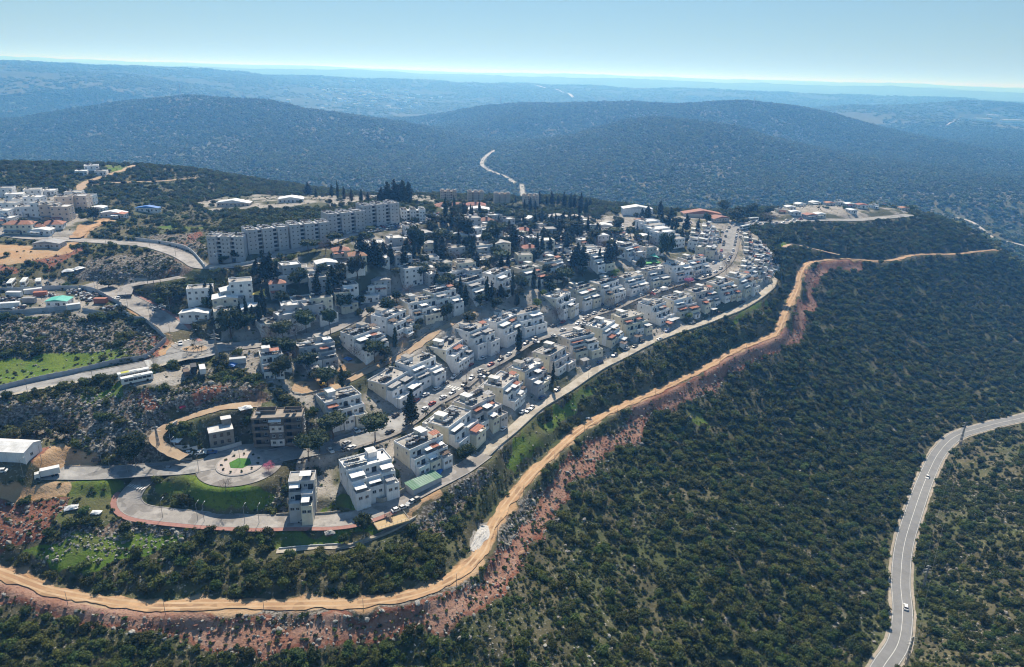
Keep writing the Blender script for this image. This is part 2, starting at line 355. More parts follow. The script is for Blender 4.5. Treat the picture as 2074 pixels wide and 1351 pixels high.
class MB:
    """collects faces of one part"""
    def __init__(s): s.v = []; s.f = []; s.m = []
    def box(s, x0, x1, y0, y1, z0, z1, m=0, skip_bottom=False):
        b = len(s.v); s.v += [(x0,y0,z0),(x1,y0,z0),(x1,y1,z0),(x0,y1,z0),(x0,y0,z1),(x1,y0,z1),(x1,y1,z1),(x0,y1,z1)]
        fs = [(4,5,6,7),(0,1,5,4),(1,2,6,5),(2,3,7,6),(3,0,4,7)] + ([] if skip_bottom else [(3,2,1,0)])
        s.f += [tuple(b+i for i in f) for f in fs]; s.m += [m]*len(fs); return s
    def hexa(s, P, m=0):
        b = len(s.v); s.v += [tuple(p) for p in P]
        fs = [(4,5,6,7),(0,1,5,4),(1,2,6,5),(2,3,7,6),(3,0,4,7),(3,2,1,0)]
        s.f += [tuple(b+i for i in f) for f in fs]; s.m += [m]*6; return s
    def prism(s, pts, z0, z1, m=0, mtop=None):
        b = len(s.v); n = len(pts); s.v += [(p[0],p[1],z0) for p in pts]+[(p[0],p[1],z1) for p in pts]
        for i in range(n): s.f.append((b+i, b+(i+1) % n, b+n+(i+1) % n, b+n+i)); s.m.append(m)
        s.f.append(tuple(b+n+i for i in range(n))); s.m.append(m if mtop is None else mtop)
        s.f.append(tuple(b+i for i in reversed(range(n)))); s.m.append(m); return s
    def tube(s, p0, p1, r0, r1=None, k=6, m=0, cap=True):
        r1 = r0 if r1 is None else r1; p0 = Vector(p0); p1 = Vector(p1); d = (p1-p0).normalized()
        a = d.orthogonal().normalized(); c = d.cross(a); b = len(s.v)
        for p, r in ((p0, r0), (p1, r1)):
            for i in range(k):
                t = 2*math.pi*i/k; s.v.append(tuple(p + a*(math.cos(t)*r) + c*(math.sin(t)*r)))
        for i in range(k): s.f.append((b+i, b+(i+1) % k, b+k+(i+1) % k, b+k+i)); s.m.append(m)
        if cap:
            s.f.append(tuple(b+k+i for i in range(k))); s.m.append(m); s.f.append(tuple(b+i for i in reversed(range(k)))); s.m.append(m)
        return s
    def quad(s, a, b_, c, d, m=0):
        b = len(s.v); s.v += [tuple(a), tuple(b_), tuple(c), tuple(d)]; s.f.append((b, b+1, b+2, b+3)); s.m.append(m); return s
    def mesh(s, name, mats): return new_mesh(name, s.v, s.f, mats, s.m)
    def build(s, name, mats, parent=None, **kw): return put(name, s.mesh(name, mats if isinstance(mats, (list, tuple)) else [mats]), parent, **kw)
# ------------------------------------------------------------------ land cover
COVER = {
 'grass': [[(540,1098),(545,1068),(640,1080),(785,1066),(770,1078),(700,1102),(560,1116)],
   [(1008,925),(1036,885),(1100,842),(1195,780),(1222,778),(1150,848),(1080,905),(1035,950)],
   [(-40,740),(-40,790),(0,786),(150,757),(290,724),(250,703),(100,718)], [(165,800),(250,772),(255,800),(190,812)],
   [(150,975),(262,970),(240,1010),(252,1042),(120,1065),(95,1025)], [(300,985),(400,962),(470,980),(565,985),(560,1010),(520,1036),(310,1022)],
   [(300,462),(360,455),(420,462),(380,468)], [(1480,648),(1560,596),(1562,606),(1490,660)],
   [(1388,838),(1415,832),(1440,858),(1425,866)], [(640,1040),(740,1030),(760,1020),(700,1000)],
   [(205,335),(255,335),(255,342),(215,350)],
   [(1585,503),(1600,488),(1580,480),(1570,500)], [(20,1130),(250,1080),(400,1085),(300,1130),(120,1150)]],
 'red': [[(-40,1003),(60,1017),(140,1002),(142,1030),(80,1085),(20,1112),(-40,1110)], [(300,665),(345,700),(335,720),(290,735),(300,700)],
   [(50,925),(70,905),(110,905),(120,925),(80,940)], [(270,790),(300,780),(330,800),(320,835),(290,830)], [(385,790),(450,780),(470,800),(400,810)], [(-40,540),(40,545),(45,558),(-40,560)],
   [(60,525),(170,500),(175,510),(90,550)], [(370,478),(405,468),(410,482),(390,486)]],
 'orange': [[(-40,975),(40,972),(160,966),(140,1000),(60,1014),(-40,1002)], [(60,940),(130,905),(200,930),(190,945)], [(240,612),(262,612),(350,690),(360,712),(330,722),(345,690)], [(-40,490),(60,500),(150,492),(160,505),(60,530),(-40,545)],
   [(680,748),(760,715),(810,690),(820,700),(745,752),(700,765)], [(580,790),(600,780),(680,765),(690,780),(620,797)], [(755,1050),(780,1030),(840,1010),(880,985),(890,1000),(840,1045),(800,1066)], [(150,480),(160,455),(225,436),(230,446),(180,470),(165,485)],
   [(770,850),(820,830),(830,845),(790,862)]],
 'pale': [[(440,690),(520,560),(700,492),(860,452),(900,420),(1300,430),(1500,450),(1560,520),(1565,570),(1500,622),(1380,672),(1150,784),(1000,908),(900,962),(800,1020),(640,1045),(590,1040),(600,940),(640,905),(640,850),(560,780),(470,740)],
   [(-40,590),(150,580),(240,622),(240,642),(160,642),(-40,642)], [(-40,572),(120,566),(125,586),(-40,592)], [(240,775),(330,748),(420,735),(430,755),(300,790)], [(1560,425),(1640,408),(1760,408),(1850,430),(1700,445),(1560,452)],
   [(-40,400),(60,390),(150,400),(160,440),(190,450),(140,485),(-40,470)], [(400,410),(600,395),(860,395),(900,420),(640,425),(420,425)], [(955,1115),(965,1060),(1000,1045),(1000,1080),(975,1120)], [(190,580),(250,565),(310,565),(270,590),(230,605)]],
 'rubble': [[(-40,645),(160,643),(300,660),(335,700),(300,716),(100,700),(-40,712)], [(-40,822),(180,792),(300,788),(400,772),(500,772),(560,800),(500,818),(335,836),(308,880),(318,932),(200,932),(120,890),(70,878),(-40,870)],
   [(180,520),(330,510),(400,545),(330,565),(250,562),(150,562)], [(830,1065),(900,1000),(965,945),(1000,955),(950,1020),(890,1090)], [(100,1085),(250,1050),(420,1080),(300,1120),(60,1150)], [(560,980),(580,960),(585,1040),(520,1040)],
   [(280,480),(400,470),(420,510),(380,515),(330,500)], [(1000,1060),(1160,930),(1160,990),(1080,1080),(1010,1180)], [(1160,930),(1290,830),(1420,760),(1420,790),(1310,850),(1220,920)], [(-40,1165),(200,1222),(500,1228),(800,1216),(930,1165),(1000,1180),(900,1255),(600,1305),(250,1265),(-40,1215)]],
}
RED_TRACK = [(1743,538),(1705,536),(1675,543),(1642,561),(1640,589),(1642,611),(1624,621),(1622,647),(1612,672),(1590,692),(1506,723),(1456,755),(1431,786),(1368,806),(1318,818),(1293,841),(1290,870),(1263,897),(1212,907),(1175,937),(1130,990),(1085,1060),(1050,1110),(1010,1160),(980,1200),(900,1240),(750,1280),(600,1290),(450,1275),(250,1250),(100,1215),(-40,1190)]
RT = spline(np.array([hit(*p) for p in RED_TRACK]), 2.0)
CW = {k: [poly_world(p) for p in v] for k, v in COVER.items()}
def dist_line(P, x, y, maxd):
    """distance to a polyline (sampled), capped"""
    d = np.full(np.shape(x), maxd, float).ravel(); xr = np.ravel(x); yr = np.ravel(y)
    m = (xr > P[:, 0].min()-maxd) & (xr < P[:, 0].max()+maxd) & (yr > P[:, 1].min()-maxd) & (yr < P[:, 1].max()+maxd)
    ii = np.nonzero(m)[0]
    for s in range(0, len(ii), 4000):
        k = ii[s:s+4000]
        d[k] = np.minimum(maxd, np.sqrt(((xr[k, None]-P[:, 0])**2+(yr[k, None]-P[:, 1])**2).min(1)))
    return d.reshape(np.shape(x))
TRAILS = [spline(np.array([hit(*p) for p in t_]), 2.0) for t_ in ([(1658,1050),(1672,1090),(1680,1130),(1690,1170),(1685,1200),(1700,1240),(1690,1290),(1680,1345)], [(1605,1150),(1600,1190),(1590,1220),(1580,1260)], [(1520,1150),(1500,1200),(1480,1240),(1440,1290),(1420,1340)], [(1720,1150),(1745,1190),(1760,1230)],
  [(1960,1010),(1945,1050),(1930,1090),(1925,1110)], [(2060,880),(2040,905),(2030,930),(1990,960),(1980,985)], [(2045,1040),(2030,1080),(2000,1100)], [(1530,930),(1560,990),(1575,1050)], [(1790,840),(1815,880),(1800,920)], [(1400,1010),(1395,1060),(1370,1110)], [(1200,1100),(1190,1160),(1150,1230)])]
def cover_at(x, y):
    """weights of each ground cover at world points, edges roughened"""
    wx = x + (fbm(x/9, y/9, 41, 3)-.5)*9; wy = y + (fbm(x/9, y/9, 47, 3)-.5)*9
    out = {}
    near = np.hypot(x, y) < 1100
    for k, polys in CW.items():
        w = np.zeros(np.shape(x))
        for P in polys:
            m = near & (wx > P[:, 0].min()) & (wx < P[:, 0].max()) & (wy > P[:, 1].min()) & (wy < P[:, 1].max())
            w[m] = np.maximum(w[m], inside(P, wx[m], wy[m]))
        out[k] = w
    dr = dist_line(RT, wx, wy, 16)
    out['orange'] = np.maximum(out['orange'], np.clip(1-(dist_line(ROADPTS['dirt_track'], wx, wy, 8)-2.4)/1.6, 0, 1)*.7)
    for T_ in TRAILS: out['pale'] = np.maximum(out['pale'], np.clip(1.45-dist_line(T_, wx, wy, 6)/.9, 0, 1))
    out['track'] = np.clip(1-(dr-1.6)/2.6, 0, 1)
    out['red'] = np.maximum(out['red'], np.clip(1-(dr-2.2)/4.2, 0, 1))
    return out
cov = cover_at(GX, GY)
for k_ in cov:      # soften the borders by a vertex or two
    for _ in range(2):
        c_ = cov[k_]; c_[1:-1, 1:-1] = (c_[1:-1, 1:-1]*2+c_[:-2, 1:-1]+c_[2:, 1:-1]+c_[1:-1, :-2]+c_[1:-1, 2:])/6
# terrain sheet
nr, nth = GX.shape
V = np.stack([GX, GY, GZ], -1).reshape(-1, 3)
ii = (np.arange(nr-1)[:, None]*nth + np.arange(nth-1)).ravel()
Fq = np.stack([ii, ii+1, ii+nth+1, ii+nth], 1)[:, ::-1]
me = bpy.data.meshes.new('terrain')
me.vertices.add(len(V)); me.vertices.foreach_set('co', V.ravel())
me.loops.add(Fq.size); me.loops.foreach_set('vertex_index', Fq.ravel().astype(np.int32))
me.polygons.add(len(Fq)); me.polygons.foreach_set('loop_start', np.arange(0, Fq.size, 4, dtype=np.int32)); me.polygons.foreach_set('loop_total', np.full(len(Fq), 4, np.int32))
me.polygons.foreach_set('use_smooth', np.ones(len(Fq), bool)); me.update(calc_edges=True); me.validate()
for an, keys in (('cov', ('red', 'grass', 'pale')), ('cov2', ('rubble', 'orange', 'track'))):
    at = me.attributes.new(an, 'FLOAT_COLOR', 'POINT')
    at.data.foreach_set('color', np.stack([cov[k].ravel() for k in keys]+[np.ones(GX.size)], 1).astype(np.float32).ravel())
def terrain_material():
    m, t, b = _nt('ground'); geo = N(t, 'ShaderNodeNewGeometry'); pos = geo.outputs['Position']
    a1 = N(t, 'ShaderNodeAttribute', attribute_name='cov'); a2 = N(t, 'ShaderNodeAttribute', attribute_name='cov2')
    s1 = N(t, 'ShaderNodeSeparateColor'); s2 = N(t, 'ShaderNodeSeparateColor'); t.links.new(a1.outputs['Color'], s1.inputs[0]); t.links.new(a2.outputs['Color'], s2.inputs[0])
    n1 = noise(t, pos, 0.012, 5); n2 = noise(t, pos, 0.11, 5, 0.65); n3 = noise(t, pos, 0.9, 4, 0.7); n4 = noise(t, pos, 0.035, 4)
    # bare scrub soil: dark brown, dry grass, pale stones
    soil = mixc(t, ramp(t, n2, .35, .65), (0.075, 0.070, 0.040), (0.145, 0.13, 0.075))
    soil = mixc(t, mth(t, 'MULTIPLY', ramp(t, n4, .45, .65), .7), soil, (0.075, 0.10, 0.035))
    soil = mixc(t, mth(t, 'MULTIPLY', ramp(t, n3, .56, .70), ramp(t, n1, .35, .6)), soil, (0.38, 0.36, 0.32))
    grass = mixc(t, ramp(t, n2, .35, .65), (0.075, 0.145, 0.02), (0.145, 0.20, 0.035)); grass = mixc(t, ramp(t, n3, .52, .72), grass, (0.06, 0.085, 0.03)); grass = mixc(t, mth(t, 'MULTIPLY', ramp(t, n4, .48, .66), .75), grass, (0.13, 0.11, 0.065))
    red = mixc(t, ramp(t, n2, .3, .7), (0.20, 0.072, 0.042), (0.29, 0.13, 0.085)); red = mixc(t, ramp(t, n3, .5, .7), red, (0.24, 0.175, 0.14)); red = mixc(t, mth(t, 'MULTIPLY', ramp(t, n4, .5, .66), .7), red, (0.10, 0.085, 0.055))
    orange = mixc(t, ramp(t, n2, .3, .7), (0.42, 0.25, 0.13), (0.46, 0.33, 0.21))
    pale = mixc(t, ramp(t, n2, .3, .7), (0.42, 0.39, 0.35), (0.26, 0.235, 0.20)); pale = mixc(t, ramp(t, n4, .47, .58), pale, (0.085, 0.09, 0.05)); pale = mixc(t, ramp(t, n3, .56, .68), pale, (0.10, 0.085, 0.065))
    rub = mixc(t, ramp(t, n3, .42, .62), (0.095, 0.08, 0.058), (0.30, 0.275, 0.24)); rub = mixc(t, ramp(t, n4, .5, .68), rub, (0.20, 0.12, 0.08))
    trk = mixc(t, ramp(t, n2, .3, .7), (0.30, 0.145, 0.095), (0.40, 0.255, 0.19)); trk = mixc(t, ramp(t, n3, .5, .68), trk, (0.20, 0.10, 0.07))
    def edge(w):   # break the border up with fine noise
        return ramp(t, mth(t, 'ADD', w, mth(t, 'MULTIPLY', mth(t, 'SUBTRACT', n2, .5), 0.9)), .35, .62)
    c = mixc(t, edge(s2.outputs[0]), soil, rub)
    c = mixc(t, edge(s1.outputs[2]), c, pale); c = mixc(t, edge(s1.outputs[1]), c, grass); c = mixc(t, edge(s1.outputs[0]), c, red)
    c = mixc(t, edge(s2.outputs[1]), c, orange); c = mixc(t, edge(s2.outputs[2]), c, trk)
    # far country, too far to tell bushes apart: woodland and field mottling
    ln = N(t, 'ShaderNodeVectorMath', operation='LENGTH'); t.links.new(pos, ln.inputs[0]); far = ramp(t, ln.outputs['Value'], 3700, 4900)
    fn = noise(t, pos, 0.03, 6, 0.7); fb = noise(t, pos, 0.0035, 4)
    fc = mixc(t, ramp(t, fn, .42, .62), (0.022, 0.035, 0.02), (0.075, 0.08, 0.05)); fc = mixc(t, mth(t, 'MULTIPLY', ramp(t, fb, .5, .7), .4), fc, (0.08, 0.085, 0.05))
    c = mixc(t, far, c, fc)
    t.links.new(c, b.inputs['Base Color']); b.inputs['Roughness'].default_value = 0.95; b.inputs['Specular IOR Level'].default_value = 0.1
    bn = N(t, 'ShaderNodeBump'); bn.inputs['Strength'].default_value = 0.7; bn.inputs['Distance'].default_value = 0.8
    t.links.new(n3, bn.inputs['Height']); t.links.new(bn.outputs[0], b.inputs['Normal'])
    return m
me.materials.append(terrain_material())
ter = put('terrain', me); tag(ter, 'scrubby brown and green hillside ground falling away to hazy hills', 'terrain', kind='structure')
# ------------------------------------------------------------------ road surfaces
M_ASPH = pmat('asphalt', (0.30, 0.295, 0.285), (0.23, 0.225, 0.22), 0.35, 0.9, patch=.6)
M_ASPH2 = pmat('worn_asphalt', (0.34, 0.32, 0.30), (0.27, 0.25, 0.23), 0.3, 0.9, patch=.55)
M_LANE = pmat('lane_concrete', (0.46, 0.42, 0.36), (0.37, 0.32, 0.25), 0.25, 0.9, patch=.45)
M_TRACK = pmat('track_earth', (0.46, 0.30, 0.17), (0.36, 0.215, 0.12), 0.10, 0.95, 0.3, patch=.5)
M_DIRT = pmat('pale_earth', (0.42, 0.32, 0.22), (0.36, 0.25, 0.16), 0.25, 0.95, 0.3)
M_FAR = pmat('valley_road', (0.42, 0.40, 0.36), (0.36, 0.33, 0.3), 0.05, 0.95)
M_PAVE = pmat('grey_paving', (0.27, 0.25, 0.23), (0.18, 0.165, 0.15), .4, .9)
M_KERB = pmat('kerb_stone', (0.36, 0.34, 0.32), (0.28, 0.265, 0.25), 0.8)
M_RED = pmat('red_paving', (0.36, 0.19, 0.16), (0.29, 0.145, 0.12), 0.7)
M_WHITE = pmat('road_paint', (0.75, 0.75, 0.73), (0.55, 0.55, 0.53), 1.5)
def ribbon(P, o0, o1, lift, wob=0.0, sd=0):
    """strip along a centreline from offset o0 to o1 (metres to the left)"""
    T = np.gradient(P[:, :2], axis=0); T /= np.linalg.norm(T, axis=1)[:, None]+1e-9; L = np.stack([-T[:, 1], T[:, 0]], 1)
    s = np.arange(len(P))*0.35
    w0 = (fbm(s, s*0+3, sd, 3)-.5)*wob; w1 = (fbm(s, s*0+9, sd+5, 3)-.5)*wob
    a = np.column_stack([P[:, :2]+L*(o0+w0)[:, None] if wob else P[:, :2]+L*o0, P[:, 2]+lift]); b = np.column_stack([P[:, :2]+L*(o1+w1)[:, None] if wob else P[:, :2]+L*o1, P[:, 2]+lift])
    return a, b
def strip(name, P, o0, o1, lift, mat, parent=None, wob=0, kind='structure', sd=0, thick=0.0):
    a, b = ribbon(P, o0, o1, lift, wob, sd); n = len(P)
    mid = [a*(1-t)+b*t for t in (0, .33, .67, 1)]
    V = np.vstack(mid); F = []
    for k in range(3): F += [(k*n+i, k*n+i+1, (k+1)*n+i+1, (k+1)*n+i) for i in range(n-1)]
    F = [f[::-1] for f in F] if o1 > o0 else F
    if thick:
        m = len(V); V = np.vstack([V, a-[0, 0, thick], b-[0, 0, thick]])
        F += [(i, i+1, m+i+1, m+i) for i in range(n-1)] + [(3*n+i+1, 3*n+i, m+n+i, m+n+i+1) for i in range(n-1)]
    o = put(name, new_mesh(name, V, F, [mat]), parent)
    if parent is None: tag(o, kind=kind)
    return o
RSPEC = {'entrance_road': (M_ASPH, 'grey asphalt road running in beside the blue-grey wall'), 'upper_access_road': (M_ASPH2, 'grey asphalt road climbing past the palm island'), 'ridge_road': (M_ASPH2, 'pale curving road below the grey apartment blocks'),
 'loop_road': (M_ASPH2, 'short pale road behind the round shrub island'), 'back_street': (M_ASPH2, 'upper street between the pines and terraces'), 'roundabout_road': (M_ASPH, 'asphalt road from the warehouse to the roundabout'),
 'main_street': (M_ASPH, 'long main street lined with parked cars'), 'lower_road': (M_ASPH2, 'lower road bending below the tall end houses'), 'front_lane': (M_LANE, 'pale concrete lane below the front row of houses'),
 'footpath': (M_LANE, 'narrow footpath beside the green bank'), 'dirt_track': (M_TRACK, 'orange dirt track around the foot of the town'), 'valley_road': (pmat('smooth_asphalt', (0.235, 0.235, 0.235), (0.20, 0.20, 0.20), .25, .9, patch=.12), 'winding grey valley road with white lines'),
 'park_path': (M_DIRT, 'sandy park path between the terraces'), 'dirt_loop': (M_DIRT, 'pale dirt loop around the unfinished house'), 'hill_track': (M_DIRT, 'pale track over the left hill'), 'hill_side_track': (M_DIRT, 'thin pale track across the left hill'),
 'orange_lane': (M_TRACK, 'orange earth lane beside the left houses'), 'far_valley_road': (M_FAR, 'pale road in the valley between hills'), 'stream_road': (M_FAR, 'pale track down the far right valley'), 'quarry_track': (M_DIRT, 'short pale track above the dirt road')}
RO = {}
for k, (nm, (pp, wd, bl)) in enumerate(ROADS.items()):
    P = ROADPTS[nm]; earth = RSPEC[nm][0] in (M_TRACK, M_DIRT)
    RO[nm] = strip(nm, P, wd/2, -wd/2, 0.10+0.006*k, RSPEC[nm][0], None, 2.6 if earth else 0.0, sd=k)
    tag(RO[nm], RSPEC[nm][1], 'road')
def side(nm, o0, o1, lift, mat, name, i0=0, i1=None, thick=0.15):
    P = ROADPTS[nm][i0:i1]; return strip(name, P, o0, o1, lift, mat, RO[nm], thick=thick)
for nm, sides in (('entrance_road', (-1, 1)), ('upper_access_road', (-1, 1)), ('roundabout_road', (-1, 1)), ('main_street', (-1, 1)), ('lower_road', (-1, 1)), ('back_street', (-1, 1)), ('ridge_road', (-1, 1))):
    w = ROADS[nm][1]/2
    for s in sides:
        side(nm, s*w+.0, s*(w+.35), .28, M_KERB, 'kerb')
side('lower_road', 0-4.15, -6.1, .25, M_RED, 'pavement', 6, 70); side('upper_access_road', -5.65, -7.8, .26, M_RED, 'pavement', 6, 52)
side('entrance_road', -4.9, -7.0, .26, M_LANE, 'pavement'); side('main_street', 5.9, 7.8, .26, M_PAVE, 'pavement', 10, 330); side('main_street', -5.9, -7.6, .26, M_PAVE, 'pavement', 20, 330)
for s in (-1, 1):
    strip('verge', ROADPTS['valley_road'], s*4.02, s*5.1, .08, pmat('verge_earth', (0.40, 0.35, 0.29), (0.30, 0.26, 0.2), .4, .95), RO['valley_road'], .7, sd=9)
    side('valley_road', s*3.55, s*3.68, .20, M_WHITE, 'edge_line', thick=0)
side('valley_road', -.09, .09, .20, M_WHITE, 'centre_line', thick=0)
for s in (-1, 1):   # wheel ruts in the track
    strip('wheel_rut', ROADPTS['dirt_track'], s*1.1-.4, s*1.1+.4, .178, pmat('rut_earth', (0.53, 0.38, 0.24), (0.42, 0.28, 0.16), .15, .95), RO['dirt_track'], .5, sd=3+s)
def zebra(nm, i, nb=7, along=3.0):
    P = ROADPTS[nm]; w = ROADS[nm][1]; T = P[i+1, :2]-P[i-1, :2]; T /= np.linalg.norm(T); L = np.array([-T[1], T[0]])
    for k in range(nb):
        o = (k+.5)/nb*w-w/2; c = P[i, :2]+L*o; q = w/nb*.27
        z = P[i, 2]+.235
        MB().quad(*[(c[0]+T[0]*a*along/2+L[0]*b*q, c[1]+T[1]*a*along/2+L[1]*b*q, z) for a, b in ((-1, -1), (1, -1), (1, 1), (-1, 1))]).build('zebra_bar', M_WHITE, RO[nm])
zebra('entrance_road', len(ROADPTS['entrance_road'])-14); zebra('upper_access_road', 10); zebra('main_street', 62); zebra('upper_access_road', 48); zebra('lower_road', 4)
# ------------------------------------------------------------------ labels that single things out
PENDING = []
ORD = ['first','second','third','fourth','fifth','sixth','seventh','eighth','ninth','tenth','eleventh','twelfth']
def ordw(k): return ORD[k] if k < 12 else '%d%s' % (k+1, 'th' if 10 < (k+1) % 100 < 14 else {1: 'st', 2: 'nd', 3: 'rd'}.get((k+1) % 10, 'th'))
ZONES = [((-60,660,300,470), 'on the far left hill'), ((-60,470,230,660), 'in the left upper yards'), ((410,455,870,530), 'before the grey apartment blocks'), ((-60,660,440,760), 'by the walled entrance road'),
 ((230,530,440,660), 'by the upper access road'), ((440,600,580,700), 'beside the sunken plaza'), ((-60,760,420,1130), 'on the left rubble slope'), ((420,860,600,1020), 'at the roundabout'), ((560,820,700,960), 'between roundabout and main street'),
 ((590,380,870,425), 'behind the grey apartment blocks'), ((870,380,1030,430), 'near the beige blocks'), ((1030,380,1210,440), 'on the skyline of the village'), ((1210,380,1560,460), 'at the far end of the village'), ((1560,400,2080,560), 'on the right spur'),
 ((560,940,1000,1130), 'below the tall end houses'), ((440,530,640,620), 'in the upper village, left side'), ((640,480,760,660), 'left of the village centre'), ((760,430,900,600), 'behind the back street'), ((900,440,1010,560), 'in the upper village centre'), ((1010,430,1130,560), 'in the dense village grove'), ((1130,440,1260,560), 'in the upper village, right part'), ((1260,460,1460,560), 'by the right terraces'),
 ((500,690,760,830), 'around the park strip'), ((760,560,960,700), 'beside the back street terraces'), ((960,560,1200,660), 'between the two long terraces'), ((1500,470,1600,640), 'below the right-hand terraces'), ((700,780,960,1000), 'at the near end of main street'), ((960,640,1280,860), 'among the front row houses')]
def zone(px, py):
    for (a, b, c, d), nm in ZONES:
        if a <= px < c and b <= py < d: return nm
    return 'on the town slope'
def want(o, desc, cat, group, px, py, where=None):
    tag(o, None, cat, group); PENDING.append((o, desc, where or zone(px, py), px, py)); return o
def finish_labels():
    g = {}
    for it in PENDING: g.setdefault((it[1], it[2]), []).append(it)
    for (desc, wh), L in g.items():
        L.sort(key=lambda i: (i[3], i[4]))
        for k, it in enumerate(L):
            it[0]['label'] = '%s %s' % (desc, wh) + ('' if len(L) == 1 else (', leftmost' if k == 0 else (', rightmost' if k == len(L)-1 else ', %s from left' % ordw(k))))
# ------------------------------------------------------------------ vegetation prototypes
import bmesh
def ico(sub, c, r, jit, rng):
    bm = bmesh.new(); bmesh.ops.create_icosphere(bm, subdivisions=sub, radius=1.0)
    V = np.array([v.co[:] for v in bm.verts]); F = [[v.index for v in f.verts] for f in bm.faces]; bm.free()
    V = V*(1+rng.uniform(-jit, jit, (len(V), 1))); return V*np.asarray(r)+np.asarray(c), F
def crown(lumps, nleaf, size, seed, core=0.72, sub=2, flat=0.5, jit=0.13):
    """leaf-sized faces through and over a set of ellipsoid lumps, around a darker inner mass"""
    rng = np.random.default_rng(seed); Vs = []; Fs = []; off = 0
    if core:
        for c, r in lumps:
            v, f = ico(sub, c, np.asarray(r)*core, jit, rng); Vs.append(v); Fs += [[i+off for i in q] for q in f]; off += len(v)
    vol = np.array([np.prod(np.asarray(r))**(2/3) for c, r in lumps]); vol /= vol.sum()
    li = rng.choice(len(lumps), nleaf, p=vol)
    C = np.array([c for c, r in lumps])[li]; R = np.array([r for c, r in lumps])[li]
    d = rng.normal(size=(nleaf, 3)); d /= np.linalg.norm(d, axis=1)[:, None]; d[:, 2] = np.where(d[:, 2] < -0.35, -d[:, 2]*.6, d[:, 2])
    P = C + d*R*rng.uniform(0.72, 1.12, (nleaf, 1))
    nrm = d*flat + rng.normal(size=(nleaf, 3))*.6 + [0, 0, .25]; nrm /= np.linalg.norm(nrm, axis=1)[:, None]
    a = np.cross(nrm, rng.normal(size=(nleaf, 3))); a /= np.linalg.norm(a, axis=1)[:, None]; b = np.cross(nrm, a)
    s = size*rng.uniform(.55, 1.35, (nleaf, 1))
    Q = np.stack([P-a*s, P-b*s*.6, P+a*s, P+b*s*.6], 1).reshape(-1, 3)
    Vs.append(Q); Fs += [[off+4*i, off+4*i+1, off+4*i+2, off+4*i+3] for i in range(nleaf)]
    return np.vstack(Vs), Fs
L_SCRUB = leafmat('scrub_leaf', (0.054, 0.083, 0.020)); L_PINE = leafmat('pine_needle', (0.028, 0.056, 0.02), .3, .15); L_CYP = leafmat('cypress_leaf', (0.015, 0.030, 0.015), .3, .1)
L_BROAD = leafmat('broad_leaf', (0.026, 0.046, 0.018), .35); L_OLIVE = leafmat('olive_leaf', (0.075, 0.095, 0.06), .3); L_DRY = leafmat('bare_twig', (0.11, 0.085, 0.075), .3, 0); L_PINK = leafmat('pink_blossom', (0.42, 0.14, 0.28), .2); L_LIME = leafmat('fresh_leaf', (0.12, 0.20, 0.04), .3)
M_BARK = pmat('bark', (0.13, 0.095, 0.07), (0.08, 0.06, 0.045), 2.0, .95, .4); M_BARKG = pmat('grey_bark', (0.17, 0.15, 0.135), (0.10, 0.09, 0.08), 2.0, .95)
M_ROCK = pmat('limestone', (0.40, 0.38, 0.34), (0.21, 0.195, 0.17), 0.7, .95, .5, .25)
def lumps_bush(seed, n=6):
    if seed in (104, 105, 106):      # a thicket of several grown-together crowns
        r = np.random.default_rng(seed); L = []
        for _ in range(9):
            a = r.uniform(0, 6.28); q = r.uniform(.0, .62); s = r.uniform(.17, .33); L.append(((q*math.cos(a), q*math.sin(a), r.uniform(.15, .5)), (s*r.uniform(.9, 1.3), s, s*r.uniform(.8, 1.25))))
        return L
    r = np.random.default_rng(seed); L = [((0, 0, .42), (.42, .42, .42))]
    for _ in range(n):
        a = r.uniform(0, 6.28); q = r.uniform(.12, .36); s = r.uniform(.16, .30); L.append(((q*math.cos(a), q*math.sin(a), r.uniform(.25, .66)), (s, s, s*r.uniform(.8, 1.05))))
    return L
PROTO = bpy.data.collections.new('plant_prototypes')
def proto(name, V, F, mat, smooth=False):
    me = new_mesh(name, V, F, [mat], smooth=smooth); o = bpy.data.objects.new(name, me); PROTO_C.objects.link(o); return me
PROTO_C = bpy.data.collections.new('scrub_prototypes')
BUSH = [proto('%02d_bush' % k, *crown(lumps_bush(100+k, 5+k % 3), 520, .060, k, sub=1, jit=.2), L_SCRUB) for k in range(7)]
C_NEAR = PROTO_C
PROTO_C = bpy.data.collections.new('far_scrub_prototypes')
for k in range(5): proto('%02d_far' % k, *crown(lumps_bush(200+k, 3), 46, .15, 60+k, core=.85, sub=1, jit=.2), L_SCRUB)
C_FAR = PROTO_C
PROTO_C = bpy.data.collections.new('tuft_prototypes')
for k in range(4): proto('%02d_tuft' % k, *crown(lumps_bush(300+k, 4), 60, .13, 80+k, core=.6, sub=1, jit=.25), [L_SCRUB, L_BROAD, L_SCRUB, L_OLIVE][k])
C_TUFT = PROTO_C
PROTO_C = bpy.data.collections.new('rock_prototypes')
for k in range(5):
    rg = np.random.default_rng(400+k); v, f = ico(2, (0, 0, .1), (.5, .5*rg.uniform(.6, 1), .38*rg.uniform(.6, 1.1)), .22, rg); proto('%02d_rock' % k, v, f, M_ROCK)
C_ROCK = PROTO_C
PROTO_C = bpy.data.collections.new('red_rock_prototypes'); M_RROCK = pmat('red_rock', (0.30, 0.17, 0.12), (0.20, 0.10, 0.07), 0.7, .95, .5, .35)
for k in range(3):
    rg = np.random.default_rng(440+k); v, f = ico(1, (0, 0, .1), (.5, .5*rg.uniform(.6, 1), .38*rg.uniform(.6, 1.1)), .25, rg); proto('%02d_redrock' % k, v, f, M_RROCK)
C_RED = PROTO_C
